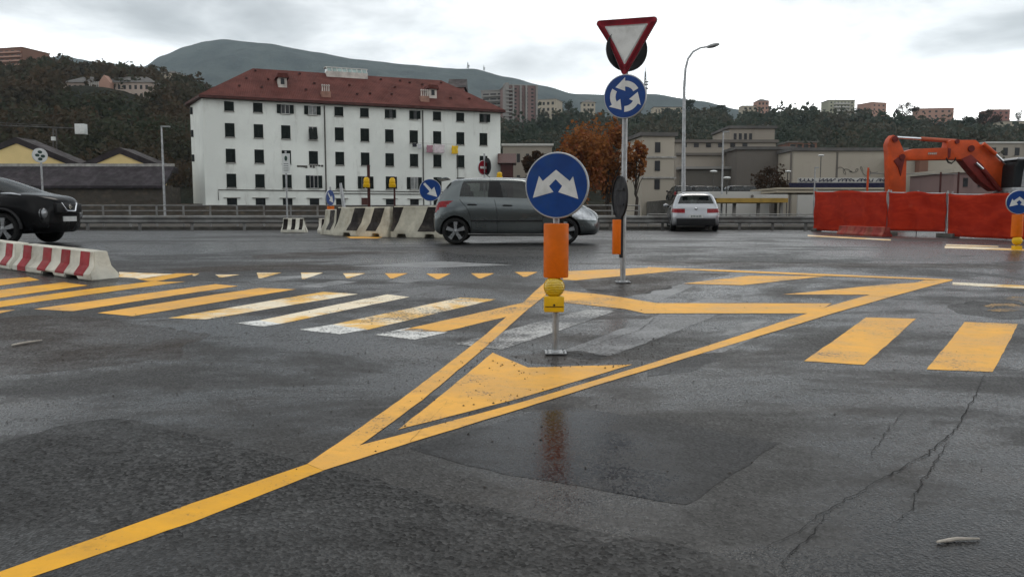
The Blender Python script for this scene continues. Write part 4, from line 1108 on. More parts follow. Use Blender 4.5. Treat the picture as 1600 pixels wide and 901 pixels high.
# warehouse with two yellow gables on the left
M['ochre'] = facade_mat('ochre_plaster', (0.80,0.62,0.29), 0.3, 0, 0.5, (0.35,0.26,0.13))
M['dark_roof'] = pm('dark_shed_roof', (0.030,0.023,0.024), 0.7, 0, 0.5, 0.5, (0.06,0.045,0.05), 0.4)
YW = 100.0
wh = thing('warehouse', 'low warehouse with two ochre yellow gables and dark brown roofs', 'building', (W(120,280,YW).x, YW, 0))
zsill = W(100,262,YW).z
def wx(x): return W(x,262,YW).x - wh.location.x
for (xl,xa,xr,ya) in ((-70,28,118,224),(136,188,240,240)):
    za = W(xa,ya,YW).z
    pts = [(wx(xl),zsill-4),(wx(xr),zsill-4),(wx(xr),zsill),(wx(xa),za),(wx(xl),zsill)]
    t = MB(); t.prism(pts, 3.6, 'xz', 0.0); t.build('gable_wall', M['ochre'], wh)
    for s, (p, q) in (( -1,((wx(xl),zsill),(wx(xa),za))),(1,((wx(xa),za),(wx(xr),zsill)))):
        d = Vector((q[0]-p[0],0,q[1]-p[1])).normalized(); p2 = (p[0]-(d.x*1.6 if s<0 else 0), p[1]-(d.z*1.6 if s<0 else 0)); q2 = (q[0]+(d.x*1.6 if s>0 else 0), q[1]+(d.z*1.6 if s>0 else 0))
        t = MB(); t.prism([(p2[0],p2[1]+0.02),(q2[0],q2[1]+0.02),(q2[0],q2[1]+0.75),(p2[0],p2[1]+0.75)], 4.0, 'xz', -0.15); t.build('roof', M['dark_roof'], wh)
t = MB(); z1 = W(100,264,YW-5).z; z0 = W(100,288,YW-9).z
xa_, xb_ = W(-300,270,YW-5).x-wh.location.x, W(252,270,YW-5).x-wh.location.x
t.add([(xa_,-1.1,z1+0.6),(xb_,-1.1,z1+0.6),(xb_,-4.5,z0),(xa_,-4.5,z0),(xa_,-1.1,z1+0.2),(xb_,-1.1,z1+0.2),(xb_,-4.5,z0-0.3),(xa_,-4.5,z0-0.3)],[(0,1,2,3),(4,7,6,5),(3,2,6,7),(0,4,5,1),(1,5,6,2),(0,3,7,4)])
t.build('lean_to_roof', pm('purple_brown_roof', (0.024,0.018,0.022), 0.6, 0.0, 0.4, 0.8, (0.06,0.05,0.058), 0.8), wh)
t = MB(); t.b2(xa_,xb_,-1.25,-1.15,z1+0.5,z1+0.85); t.build('roof_ridge', M['sill'], wh)
t = MB(); t.b2(xa_,xb_-0.5,-3.2,1.5,0,z0-0.05); t.build('lower_wall', M['rubble'], wh)
# gantry with a pale box behind the warehouse
YG = 118.0; g0 = W(85,230,YG)
gt = thing('signal_gantry', 'thin steel overhead gantry with a pale square box behind the yellow gables', 'gantry', (g0.x, YG, 0))
M['steel_dark'] = pm('dark_steel', (0.10,0.095,0.09), 0.6, 0.3, 0.4, 1)
t = MB(); gx = lambda x, y: W(x,y,YG)-Vector(gt.location)
for x in (83,88): t.tube([gx(x,300)-Vector((0,0,4)), gx(x,199)],0.09,6)
for k in range(12):
    y = 199+k*8; t.tube([gx(83,y), gx(88,y+6)],0.04,5)
t.build('mast', M['steel_dark'], gt)
t = MB(); t.tube([gx(0,196), gx(128,201)],0.10,6); t.tube([gx(0,192), gx(75,196)],0.05,6)
for k in range(10): t.tube([gx(8*k,192+0.4*k), gx(8*k+4,196.3+0.3*k)],0.035,5)
t.build('boom', M['steel_dark'], gt)
t = MB(); a, b = gx(119,194), gx(134.5,210); t.b2(a.x,b.x,-0.5,0.5,b.z,a.z); t.build('box_panel', M['panel_white'], gt, bevel=0.05)
t = MB(); a, b = gx(82,214), gx(88,220); t.b2(a.x,b.x,-0.4,0.1,b.z,a.z); t.build('small_box', M['panel_white'], gt)

# ================================================================ generic far building with windows
GL = pm('far_window', (0.030,0.030,0.033), 0.3, 0, 0.4, 0.5)
def block(name, label, x0, x1, ytop, ybase, Yd, depth, wall, rows, cols, cat='building', roof=None, rooftype='flat', yaw=0.0, ww=0.5, wh_=0.5, drop=4.0, balcony=None, group=None, u_range=(0.04,0.96), side=True, v_range=(0.04,0.97)):
    a, b = W(x0,ybase,Yd), W(x1,ybase,Yd); zt = W((x0+x1)/2,ytop,Yd).z; zb = (a.z+b.z)/2
    w = (b.x-a.x)/max(0.3,math.cos(yaw)); o = thing(name, label, cat, ((a.x+b.x)/2, Yd, zb), yaw, group)
    h = zt-zb
    t = MB(); t.b2(-w/2,w/2,0,depth,-drop,h); t.build('wall', wall, o)
    cw = w*(u_range[1]-u_range[0])/max(1,cols); rh = h*(v_range[1]-v_range[0])/max(1,rows)
    first = None
    for r in range(rows):
        for c in range(cols):
            u = -w/2+w*u_range[0]+cw*(c+0.5); z = h*v_range[0]+rh*(r+0.5)
            if first is None:
                t = MB(); t.b2(-cw*ww/2,cw*ww/2,-0.06,0.05,-rh*wh_/2,rh*wh_/2); first = t.build('window', GL, o); q = first
            else: q = first.copy(); COL.objects.link(q)
            q.parent = o; q.location = (u, 0, z)
    if balcony:
        for r in range(rows):
            t = MB(); z = h*v_range[0]+rh*r; t.b2(-w/2+w*balcony[0],-w/2+w*balcony[1],-1.1,-0.01,z,z+rh*0.36); t.build('balcony', balcony[2], o)
    if rooftype == 'flat':
        t = MB(); t.b2(-w/2-0.25,w/2+0.25,-0.25,depth+0.25,h+0.003,h+0.35); t.build('roof', roof or wall, o)
    elif rooftype == 'hip':
        e = 0.5; k = min(w,depth)*0.32
        t = MB(); t.add([(-w/2-e,-e,h),(w/2+e,-e,h),(w/2+e,depth+e,h),(-w/2-e,depth+e,h),(-w/2+min(k*1.3,w*.4),depth/2,h+k*0.8),(w/2-min(k*1.3,w*.4),depth/2,h+k*0.8)],[(0,1,5,4),(1,2,5),(2,3,4,5),(3,0,4),(3,2,1,0)]); t.build('roof', roof or wall, o)
    elif rooftype == 'gable':
        t = MB(); t.prism([(-0.5,h),(depth+0.5,h),(depth/2,h+depth*0.3)],w+0.8,'yz',-w/2-0.4); t.build('roof', roof or wall, o)
    return o
def fm(name, col, s=0.45): return facade_mat(name, col, s, 0, 0.2, tuple(x*0.5 for x in col))
M['pinkgrey'] = fm('pink_grey_render', (0.23,0.155,0.145)); M['greyc'] = fm('grey_concrete', (0.26,0.25,0.235)); M['cream'] = fm('cream_render', (0.42,0.37,0.29))
M['palegreen'] = fm('pale_green_render', (0.34,0.34,0.26)); M['pinkw'] = fm('pink_render', (0.38,0.23,0.18)); M['redw'] = fm('reddish_render', (0.28,0.14,0.12)); M['brownw'] = fm('brown_brick', (0.20,0.105,0.075)); M['beige'] = fm('beige_panel', (0.43,0.39,0.325)); M['greyb'] = fm('grey_beige_render', (0.32,0.285,0.24)); M['darkw'] = fm('stained_grey_render', (0.15,0.135,0.12)); M['whitew'] = fm('white_render', (0.5,0.49,0.46))
M['greyroof'] = pm('grey_roof', (0.12,0.115,0.11), 0.8, 0, 0.3, 0.4)

# pink and grey residential tower behind the white house
tw = block('tower_block', 'tall pink and grey residential tower with stacked balconies behind the white house', 790,838,134,215,330,14,M['pinkgrey'],13,5, roof=M['greyc'], yaw=R(10), ww=0.42, wh_=0.45, drop=25, balcony=(0.0,0.22,M['greyc']))
t = MB(); hh = W(814,134,330).z-tw.location.z
for u in (-0.26,-0.02,0.16,0.5): t.b2(12.7*u-0.35,12.7*u+0.35,-1.3,0.0,-25,hh); 
t.build('pilaster', M['greyc'], tw)
t = MB(); t.b2(-6.5,-5.1,-0.6,6,-25,hh+1.0); t.build('stair_tower', M['greyc'], tw)
lb = block('tower_block', 'lower grey balcony wing of apartments left of the pink tower', 752,790,142,215,345,14,M['greyc'],9,3, roof=M['greyc'], yaw=R(-14), ww=0.8, wh_=0.45, drop=25, balcony=(0.1,0.9,M['greyc']))
block('apartment_block', 'cream apartment block at the right foot of the pink tower on the hill', 838,868,156,196,420,12,M['cream'],4,4, roof=M['greyc'], yaw=R(-20), drop=18)
block('small_house', 'small dark gabled house peeping over the right end of the red roof', 703,725,137,180,150,7,M['redw'],1,2, roof=M['dark_roof'], rooftype='gable', drop=14)
# left hill buildings
block('tower_block', 'reddish brown apartment tower on the ridge at the far left', -6,40,76,112,335,14,M['brownw'],5,4, roof=M['brownw'], yaw=R(-14), ww=0.55, wh_=0.4, drop=18, balcony=(0.05,0.95,M['pinkw']))
vl = block('villa', 'long pale mansion with grey roof and central pointed gable on the left hillside', 100,240,129,157,250,10,fm('mansion_render', (0.42,0.34,0.29)),2,15, roof=M['greyroof'], rooftype='hip', ww=0.45, wh_=0.5, drop=14)
t = MB(); wv_ = W(170,150,250).x-vl.location.x; hz = W(170,129,250).z-vl.location.z
t.prism([(wv_-1.7,-10),(wv_+1.7,-10),(wv_+1.7,hz-0.3),(wv_,hz+1.9),(wv_-1.7,hz-0.3)],3,'xz',-2.4); t.build('central_gable', M['pinkw'], vl)
t = MB()
for k in range(6): t.b2(wv_-5.0+0.55*k-0.1,wv_-5.0+0.55*k+0.1,-1.6,-1.3,-3,hz)
t.build('colonnade', M['whitew'], vl)
t = MB(); t.b2(wv_-6,wv_-2,-3.0,0,-10,-0.6); t.b2(wv_+4,wv_+8,-3.0,0,-12,-2.0); t.build('terrace', M['cream'], vl)
block('small_house', 'low pale house among dark trees above the long mansion', 104,132,104,110,345,8,M['cream'],1,5, roof=M['greyroof'], rooftype='hip', drop=8)
block('small_house', 'cream two storey house at the right end of the left hill', 249,268,114,128,330,8,M['cream'],2,2, roof=M['greyroof'], rooftype='hip', yaw=R(-20), drop=10)
block('small_house', 'small reddish house on the slope beside the cream hillside house', 268,290,121,131,335,8,M['pinkgrey'],1,3, roof=M['redw'], rooftype='hip', drop=10)
# right hill buildings
block('hill_house', 'cream hilltop house with square tower against the sky', 1160,1184,166,180,520,9,M['cream'],2,3, roof=M['greyroof'], drop=12)
block('hill_house', 'taller square tower part beside the cream hilltop house', 1183,1201,158,180,518,9,M['pinkw'],3,3, roof=M['greyroof'], rooftype='hip', drop=12)
block('apartment_block', 'pale green flat roofed apartment block on the skyline', 1294,1335,157,180,500,12,M['palegreen'],4,7, roof=M['greyroof'], ww=0.45, wh_=0.42, drop=12, balcony=(0.2,0.8,M['whitew']))
block('apartment_block', 'salmon pink cube apartment house on the skyline behind dark trees', 1359,1386,161,188,480,12,M['pinkw'],4,3, roof=M['pinkw'], yaw=R(18), ww=0.35, wh_=0.35, drop=14)
block('apartment_block', 'wide pink apartment house with flat overhanging roof on the skyline', 1437,1487,170,193,470,12,M['pinkw'],3,5, roof=M['redw'], yaw=R(-10), ww=0.35, wh_=0.4, drop=12)
block('apartment_block', 'dusky red house half hidden by trees at the upper right', 1548,1577,172,196,450,12,M['redw'],3,3, roof=M['redw'], ww=0.4, wh_=0.4, drop=14)
block('hill_house', 'long low cream wall like house on the ridge right of the roundabout sign', 1021,1067,168,180,470,9,M['cream'],1,9, roof=M['greyroof'], ww=0.3, drop=10)
block('hill_house', 'small cream house with dark windows left of the roundabout sign', 909,930,160,176,450,8,M['cream'],2,3, roof=M['greyroof'], rooftype='hip', drop=14)
block('hill_house', 'small pale flat house among trees above the orange tree', 912,935,189,200,330,8,M['cream'],1,3, roof=M['whitew'], drop=8)
block('hill_house', 'pale house with large windows at the far right hillside', 1566,1640,190,214,400,9,M['cream'],2,6, roof=M['greyroof'], drop=12)
block('hill_house', 'grey white low house above the excavator arm', 1540,1600,224,250,170,9,M['greyb'],1,3, roof=M['whitew'], ww=0.4, wh_=0.5, drop=20)
block('hill_house', 'brownish shed with pillars below the right hillside', 1232,1276,223,238,190,8,M['brownw'],1,4, roof=M['darkw'], ww=0.7, wh_=0.7, drop=20)
# valley buildings, centre and right
vb = block('valley_building', 'low stained beige building just right of the white house', 786,862,228,300,125,12,M['greyb'],2,5, roof=M['whitew'], ww=0.35, wh_=0.4, drop=8)
t = MB(); t.b2(-4.5,4.5,-2.2,-0.01,1.8,2.2); t.build('awning', M['darkw'], vb)
block('shed', 'dark brown shed with sloping roof in front of the low beige building', 782,802,255,300,112,5,M['rust_post'],0,0, roof=M['rust_post'], rooftype='gable', drop=5)
tb = block('beige_tower', 'narrow beige stained tower building with tall windows right of the orange trees', 1002,1053,213,306,76,9,M['beige'],3,1, roof=M['greyroof'], ww=0.17, wh_=0.55, drop=3, u_range=(0.0,0.95), yaw=R(6))
for yy in (247,279):
    t = MB(); z = W(1028,yy,76).z-tb.location.z; t.b2(-1.7,1.75,-0.12,0.0,z,z+0.16); t.build('string_course', M['sill'], tb)
ub = block('industrial_building', 'weathered long industrial building with square windows, stepping up to a beige block', 1055,1210,223,302,98,16,M['greyb'],1,6, roof=M['darkw'], ww=0.40, wh_=0.10, drop=4, u_range=(0.02,0.75), v_range=(0.55,1.35))
t = MB(); zt = W(1100,262,98).z-ub.location.z; zt2 = W(1100,266,98).z-ub.location.z; t.b2(-6,5.5,-2.8,-0.01,zt2,zt); t.build('canopy', M['greyc'], ub)
t = MB(); z0 = W(1100,293,98).z-ub.location.z; z1 = W(1100,266.5,98).z-ub.location.z; t.b2(-5.6,5.2,-2.4,-0.02,z0,z1); t.build('grey_hoarding', fm('dull_grey_hoarding', (0.13,0.12,0.105)), ub)
t = MB(); z0 = W(1100,243,98).z-ub.location.z; z1 = W(1100,238,98).z-ub.location.z; t.b2(-6.1,6.1,-0.3,-0.015,z0,z0+0.3); t.build('string_course', M['darkw'], ub)
block('industrial_building', 'upper storey of the old works with a blank beige end wall', 1140,1210,201,226,106,9,M['greyb'],1,4, roof=M['greyroof'], ww=0.55, wh_=0.42, drop=4, u_range=(0.06,0.52))
block('industrial_building', 'blank grey stained wall left of the big beige hall', 1150,1238,234,302,93,8,M['darkw'],0,0, roof=M['greyroof'], drop=4)
bh = block('panel_hall', 'big beige panel clad hall with dark joints', 1238,1412,236,297,88,14,M['beige'],0,0, roof=M['greyroof'], drop=3)
for x in (1236,1308,1384):
    t = MB(); u = W(x,250,88).x-bh.location.x; t.b2(u-0.10,u+0.10,-0.05,0.02,-3,4.1); t.build('panel_joint', M['darkw'], bh)
M['graffiti'] = pm('grey_spray_paint', (0.09,0.085,0.08), 0.8)
def squiggle(u0, z0, w, h, n, r=0.03):
    """joined, unreadable hand written loops"""
    t = MB(); p = []; A1, A2, ph = rnd.uniform(.25,.45), rnd.uniform(.5,1.2), rnd.uniform(0,6)
    for k in range(n*10+1):
        q = k/10; p.append((u0+w*(q/n)+w/n*A1*math.sin(q*6.28*1.0+ph), -0.03, z0+h*(0.5+0.5*math.sin(q*6.28*1.0)*math.cos(q*A2))))
    return t.tube(p, r, 4)
squiggle(W(1312,262,88).x-bh.location.x, 1.6, 2.0, 0.9, 3, 0.025).build('graffiti', M['graffiti'], bh)
squiggle(W(1345,262,88).x-bh.location.x, 1.4, 1.6, 1.2, 2, 0.02).build('graffiti', M['graffiti'], bh)
sw = MB(); a, b = W(1248,276,80), W(1400,283,80); sw.b2(a.x,b.x,80,80.3,-0.5,a.z-0.12)
bw_ = sw.build('white_wall', M['whitew'], None); tag(bw_, 'pale low wall with dark graffiti in front of the beige hall', 'wall')
M['tagblue'] = pm('dark_blue_spray_paint', (0.02,0.02,0.05), 0.8)
t = MB(); z1 = W(1250,284,79.9).z; t.b2(a.x-1,b.x,79.9,79.97,z1-0.9,z1-0.1)
t.build('graffiti', M['tagblue'], bw_)
for q in range(5):
    t = MB(); x0q = a.x+(b.x-a.x)*q/5
    t.tube([(x0q+(b.x-a.x)*0.17*k/30+0.12*math.sin(k*0.9+q), 79.93, z1+0.16+0.15*math.sin(k*(0.8+0.1*q)+q)) for k in range(31)], 0.035, 4); t.build('graffiti', M['tagblue'], bw_)
block('valley_building', 'beige building with a brown pillar behind the excavator arm', 1412,1540,246,300,84,10,M['beige'],0,0, roof=M['whitew'], drop=3)
pl_ = block('valley_building', 'stained pink beige building right behind the excavator cab', 1490,1640,270,300,72,8,M['pinkgrey'],1,6, roof=M['beige'], drop=3, ww=0.3)
t = MB(); u = W(1440,250,83.5); t.b2(u.x-0.45,u.x+0.45,83.0,83.9,0,W(1440,246,83.5).z); tag(t.build('brown_pillar', M['brownw'], None), 'dark brown square pillar standing before the beige building behind the excavator', 'pillar')
# canopies
cn = thing('station_canopy', 'long white canopy edged with a yellow band behind the guardrail', 'canopy', (W(1172,310,56).x,56,0))
za, zb_, zc = W(1172,303.5,56).z, W(1172,309.5,56).z, W(1172,316.5,56).z; hw = W(1231,310,56).x-cn.location.x
t = MB(); t.b2(-hw,hw,0,6,zb_,za); t.build('fascia', M['whitew'], cn)
t = MB(); t.b2(-hw+0.3,hw,-0.06,5.9,zc,zb_-0.01); t.build('yellow_band', pm('yellow_fascia', (0.34,0.22,0.05), 0.6, 0, 0.3, 1), cn)
for x in (-0.9,-0.3,0.35,0.97):
    t = MB(); t.b2(hw*x-0.1,hw*x+0.1,1,1.2,0,zc); t.build('column', M['greyc'], cn)
t = MB(); t.cyl((hw*0.05,-0.08,(za+zb_)/2),(hw*0.05,-0.02,(za+zb_)/2),0.10,None,12); t.build('emblem', M['darkw'], cn)
c2 = thing('station_canopy', 'cream double edged canopy left of the red fence', 'canopy', (W(1300,298,62).x,62,0))
hw = W(1386,297,62).x-c2.location.x; za, zb_ = W(1300,293,62).z, W(1300,301,62).z
t = MB(); t.b2(-hw,hw,0,7,(za+zb_)/2+0.04,za); t.b2(-hw,hw,0.05,7,zb_,(za+zb_)/2-0.04); t.b2(-hw+0.2,hw-0.2,0.3,6.8,(za+zb_)/2-0.04,(za+zb_)/2+0.04); t.build('fascia', M['cream'], c2)
for x in (-0.92,0.0,0.9):
    t = MB(); t.b2(hw*x-0.15,hw*x+0.15,2,2.3,0,zb_); t.build('column', M['darkw'], c2)
t = MB(); t.b2(W(1060,297,66).x,W(1205,297,66).x,66,66.4,-0.5,W(1100,299,66).z); tag(t.build('parapet_wall', M['whitew'], None), 'long white parapet wall behind the white car', 'wall')
# ================================================================ hills
def interp(pts, x):
    if x <= pts[0][0]: return pts[0][1]
    for (a,b),(c,d) in zip(pts, pts[1:]):
        if x <= c: u=(x-a)/(c-a); u=u*u*(3-2*u)*0.5+u*0.5; return b+(d-b)*u
    return pts[-1][1]
from mathutils import noise as mn
def hill(name, label, sky, xa, xb, Yf, Yr, mat, nx, ny, z_foot=0.0, rough=0.03, power=0.8):
    """ridge seen along the skyline, sloping down to its foot; real depth Yf..Yr and falling away behind"""
    vs, fs = [], []; rows = ny+6
    def at(a, t):                                    # a photo column, t 0 foot .. 1 ridge .. >1 behind
        d = ray(a, HOR); ux = d.x/d.y
        Yd = Yf+(Yr-Yf)*t; zr = W(a, interp(sky,a), Yr).z
        z = z_foot+(zr-z_foot)*(max(0,t)**power if t <= 1 else max(0, 1-(t-1)*1.2))
        k = (zr-z_foot)*rough*min(1, t*3, abs(1-t)*4+0.15)
        x = ux*Yd
        z += k*(mn.fractal(Vector((x,Yd,0))*(6.0/(Yr-Yf)), 0.9, 2.0, 5))*3
        return (x, Yd, z)
    for j in range(rows):
        t = j/ny
        for i in range(nx+1): vs.append(at(xa+(xb-xa)*i/nx, t))
    n = nx+1
    for j in range(rows-1):
        for i in range(nx): fs.append((j*n+i, j*n+i+1, (j+1)*n+i+1, (j+1)*n+i))
    o = mesh_obj(name, vs, fs, mat, None, True); tag(o, label, None, None, 'structure')
    return at
t = NT('mountain_wood'); v = t.pos()
c = t.mix(t.ramp(t.noise(v, 0.012, 8, 0.65), 0.35, 0.65), (0.004,0.009,0.009), (0.036,0.048,0.042))
c = t.mix(t.ramp(t.noise(v, 0.05, 6, 0.7), 0.5, 0.72, 0, 0.6), c, (0.055,0.045,0.03))
t.set(Base_Color=c, Roughness=0.95, Specular_IOR_Level=0.1); t.bump(t.noise(v, 0.06, 6, 0.7), 1.0, 8.0); M['mtn'] = t.m
t = NT('hill_scrub'); v = t.pos()
c = t.mix(t.ramp(t.noise(v, 0.04, 8, 0.65), 0.35, 0.65), (0.012,0.015,0.010), (0.034,0.031,0.020))
t.set(Base_Color=c, Roughness=0.95, Specular_IOR_Level=0.1); t.bump(t.noise(v, 0.3, 6, 0.7), 1.0, 2.0); M['scrub'] = t.m
hill('hills', 'distant blue grey wooded mountain ridge', [(-600,150),(-200,125),(60,98),(95,90),(112,86),(135,93),(160,98),(235,104),(262,88),(300,74),(330,66),(360,63),(420,67),(500,81),(560,92),(640,100),(700,107),(740,107),(790,120),(850,135),(895,147),(950,149),(1020,147),(1090,158),(1150,172),(1250,215),(1700,260),(2200,262)], -600, 2200, 1500, 2700, M['mtn'], 520, 60, 0, 0.016, 0.9)
LSK = [(-500,112),(0,120),(40,120),(60,116),(110,119),(180,123),(230,128),(300,140),(345,165),(420,215),(520,262)]
hl = hill('hills', 'dark wooded hill on the left', LSK, -500, 520, 135, 350, M['scrub'], 90, 40, 2.0, 0.03, 0.85)
RSK = [(560,225),(700,200),(780,190),(835,200),(880,198),(950,210),(1000,204),(1090,193),(1150,200),(1250,196),(1330,199),(1400,207),(1480,213),(1560,218),(1700,214),(2200,206)]
hr = hill('hills', 'dark wooded hill with houses on the right', RSK, 560, 2200, 150, 520, M['scrub'], 120, 40, 2.0, 0.03, 0.85)

# unseen near side of the valley, added behind the viewer to darken reflections
vs, fs = [], []; N1, N2 = 60, 12
for j in range(N2+1):
    for i in range(N1+1):
        x = -500+1000*i/N1; y = -70-12*j
        z = -3 + 42*(j/N2)**0.8*(0.8+0.35*mn.fractal(Vector((x*0.012,y*0.012,3)),1,2,4))
        vs.append((x,y,z))
for j in range(N2):
    for i in range(N1): a = j*(N1+1)+i; fs.append((a,a+N1+1,a+N1+2,a+1))
tag(mesh_obj('hills', vs, fs, M['scrub'], None, True), 'unseen dark valley side added behind the viewer to darken reflections', None, None, 'structure')

# ================================================================ foliage
def leaf_mat(name, cols, sc_):
    t = NT(name); v = t.pos(); nz = t.noise(v, sc_, 5, 0.65)
    rp = t.n('ShaderNodeValToRGB'); t.l(nz, rp.inputs[0]); e = rp.color_ramp.elements
    while len(e) < len(cols): e.new(0.5)
    for k, (el, c) in enumerate(zip(e, cols)): el.position = 0.30+0.40*k/(len(cols)-1); el.color = (*c,1)
    t.set(Base_Color=rp.outputs[0], Roughness=0.8, Specular_IOR_Level=0.15)
    tl = t.n('ShaderNodeBsdfTranslucent'); t.l(rp.outputs[0], tl.inputs[0]); mx = t.n('ShaderNodeMixShader'); mx.inputs[0].default_value = 0.3
    t.l(t.p.outputs[0], mx.inputs[1]); t.l(tl.outputs[0], mx.inputs[2]); t.l(mx.outputs[0], t.t.nodes['Material Output'].inputs[0])
    return t.m
M['wood_l'] = leaf_mat('autumn_wood_leaves', [(0.021,0.030,0.015),(0.039,0.046,0.025),(0.049,0.040,0.024),(0.064,0.039,0.021),(0.047,0.057,0.030)], 0.045)
M['wood_r'] = leaf_mat('hill_wood_leaves', [(0.021,0.033,0.026),(0.039,0.052,0.037),(0.049,0.058,0.043),(0.077,0.066,0.048),(0.053,0.070,0.048)], 0.035)
M['autumn'] = leaf_mat('orange_autumn_leaves', [(0.067,0.028,0.011),(0.178,0.066,0.020),(0.268,0.109,0.031),(0.186,0.050,0.020),(0.313,0.137,0.053)], 0.8)
M['dark_leaf'] = leaf_mat('dark_evergreen_leaves', [(0.013,0.021,0.013),(0.029,0.039,0.021),(0.042,0.045,0.025)], 0.5)
M['rust_leaf'] = leaf_mat('rusty_leaves', [(0.020,0.016,0.011),(0.042,0.026,0.016),(0.060,0.032,0.018)], 0.4)
M['bark'] = pm('bark', (0.05,0.040,0.032), 0.9, 0, 0.4, 6)

nr_ = np.random.RandomState(5)
def cards(centers, size, squash=1.0, flat=0.0):
    """random leaf-clump quads (bent in the middle) at the given centres"""
    n = len(centers); a = nr_.normal(size=(n,3)); a /= np.linalg.norm(a,axis=1)[:,None]
    b = nr_.normal(size=(n,3)); b -= a*(a*b).sum(1)[:,None]; b /= np.linalg.norm(b,axis=1)[:,None]
    s = size*nr_.uniform(0.55,1.35,size=(n,1)); c3 = np.cross(a,b)
    q = np.stack([centers-a*s, centers-b*s*0.7+c3*s*0.25, centers+a*s, centers+b*s*0.7-c3*s*0.25],1)
    return q.reshape(-1,3)
def cards_mesh(name, pts, mat, parent=None):
    me = bpy.data.meshes.new(name); nv = len(pts); nf = nv//4
    me.vertices.add(nv); me.vertices.foreach_set('co', np.asarray(pts,dtype=np.float32).ravel())
    me.loops.add(nv); me.loops.foreach_set('vertex_index', np.arange(nv,dtype=np.int32))
    me.polygons.add(nf); me.polygons.foreach_set('loop_start', np.arange(0,nv,4,dtype=np.int32)); me.polygons.foreach_set('loop_total', np.full(nf,4,dtype=np.int32))
    me.materials.append(mat); me.update(calc_edges=True); me.validate()
    o = bpy.data.objects.new(name, me); COL.objects.link(o); o.parent = parent; return o
def blob(n, c, r, rz, shell=0.45):
    d = nr_.normal(size=(n,3)); d /= np.linalg.norm(d,axis=1)[:,None]
    rad = (shell+(1-shell)*nr_.uniform(size=(n,1)))
    return np.array(c)+d*rad*np.array([r,r,rz])
def crown_points(n, r, rz, lobes):
    out = []
    for _ in range(lobes):
        d = nr_.normal(size=3); d /= np.linalg.norm(d); d[2] = d[2]*0.8+0.1
        c = d*np.array([r,r,rz])*nr_.uniform(0.30,0.84); k = nr_.uniform(0.22,0.44)
        out.append(blob(n//lobes, c, r*k, rz*k*nr_.uniform(0.7,1.0), 0.3))
    return np.concatenate(out)

CLEAR = [(92,248,112,156,250),(-20,46,70,112,335),(100,136,98,112,345),(244,292,108,132,335),(784,842,125,196,330),(745,792,140,200,345),(832,872,150,186,420),(905,934,156,178,450),(908,938,184,200,330),
 (1016,1072,164,182,470),(1155,1205,150,184,520),(1288,1340,150,182,500),(1354,1390,156,192,480),(1432,1490,164,196,470),(1544,1580,168,198,450),(1560,1640,186,214,400),(1290,1336,150,184,520)]
def woods(name, label, at, mat, xa, xb, ntree, per, ts, lim):
    P = []
    for _ in range(ntree):
        a = rnd.uniform(xa,xb); t = rnd.random()**0.8
        if t > 1.0 or t < 0.02: continue
        x, y, z = at(a, t)
        if lim(a, t, x, y): continue
        px, py = proj((x,y,z+3))
        if any(x0 < px < x1 and y0 < py < y1 and y < yd for x0,x1,y0,y1,yd in CLEAR): continue
        r = ts*rnd.uniform(0.6,1.3); hh = r*rnd.uniform(0.8,1.5)
        P.append(blob(int(per*rnd.uniform(0.6,1.3)), (x,y,z+hh*0.7), r, hh, 0.5))
    pts = np.concatenate(P)
    d = np.linalg.norm(pts-np.array([0,0,H]),axis=1)
    q = cards(pts, 1.0); ctr = np.repeat(pts,4,axis=0); sz = np.repeat(d/F*3.3,4)[:,None]
    return tag(cards_mesh(name, ctr+(q-ctr)*sz, mat), label, None, None, 'stuff')
def on_hill(at, x, y):                               # distance of the hill surface seen at a photo point
    best = min((abs(proj(at(x, t/200))[1]-y), at(x, t/200)[1]) for t in range(4, 196)); return best[1]
for at, x0, x1, yt, yb, wm, rt, lab in [
    (hr, 876, 896, 207, 214, 'cream', 'hip', 'small cream house low on the slope above the orange tree'),
    (hr, 1186, 1208, 195, 204, 'whitew', 'flat', 'small pale house on the slope below the cream hilltop house'),
    (hr, 1300, 1318, 203, 212, 'palegreen', 'hip', 'small pale house on the slope below the green apartment block'),
    (hr, 1246, 1262, 206, 214, 'pinkw', 'hip', 'tiny pink house among trees above the beige hall'),
    (hr, 1450, 1476, 204, 213, 'cream', 'flat', 'low cream house on the slope under the wide pink house'),
    (hr, 1140, 1158, 190, 197, 'pinkgrey', 'hip', 'tiny pink grey house near the ridge left of the cream hilltop house'),
    (hl, 276, 298, 157, 167, 'cream', 'flat', 'low cream house on the left slope beside the corner of the red roof'),
    (hl, 60, 80, 150, 158, 'pinkw', 'hip', 'tiny pink house on the left slope lower than the long mansion')]:
    Yh = on_hill(at, (x0+x1)/2, yb); block('hillside_house', lab, x0, x1, yt, yb, Yh, 7, M[wm], 1 if yb-yt < 9 else 2, 3, roof=M['greyroof'], rooftype=rt, drop=8, yaw=R(8), ww=0.4)
    CLEAR.append((x0-2, x1+2, yt-3, yb+9, Yh))
woods('wood', 'dark autumn wood covering the left hill', hl, M['wood_l'], -120, 430, 2300, 80, 3.0, lambda a,t,x,y: (100<a<240 and 0.72<t<0.84) or (-10<a<42 and t>0.9))
woods('wood', 'dark wood covering the right hill', hr, M['wood_r'], 720, 1720, 3800, 60, 3.8, lambda a,t,x,y: t>0.985 or y < 152)

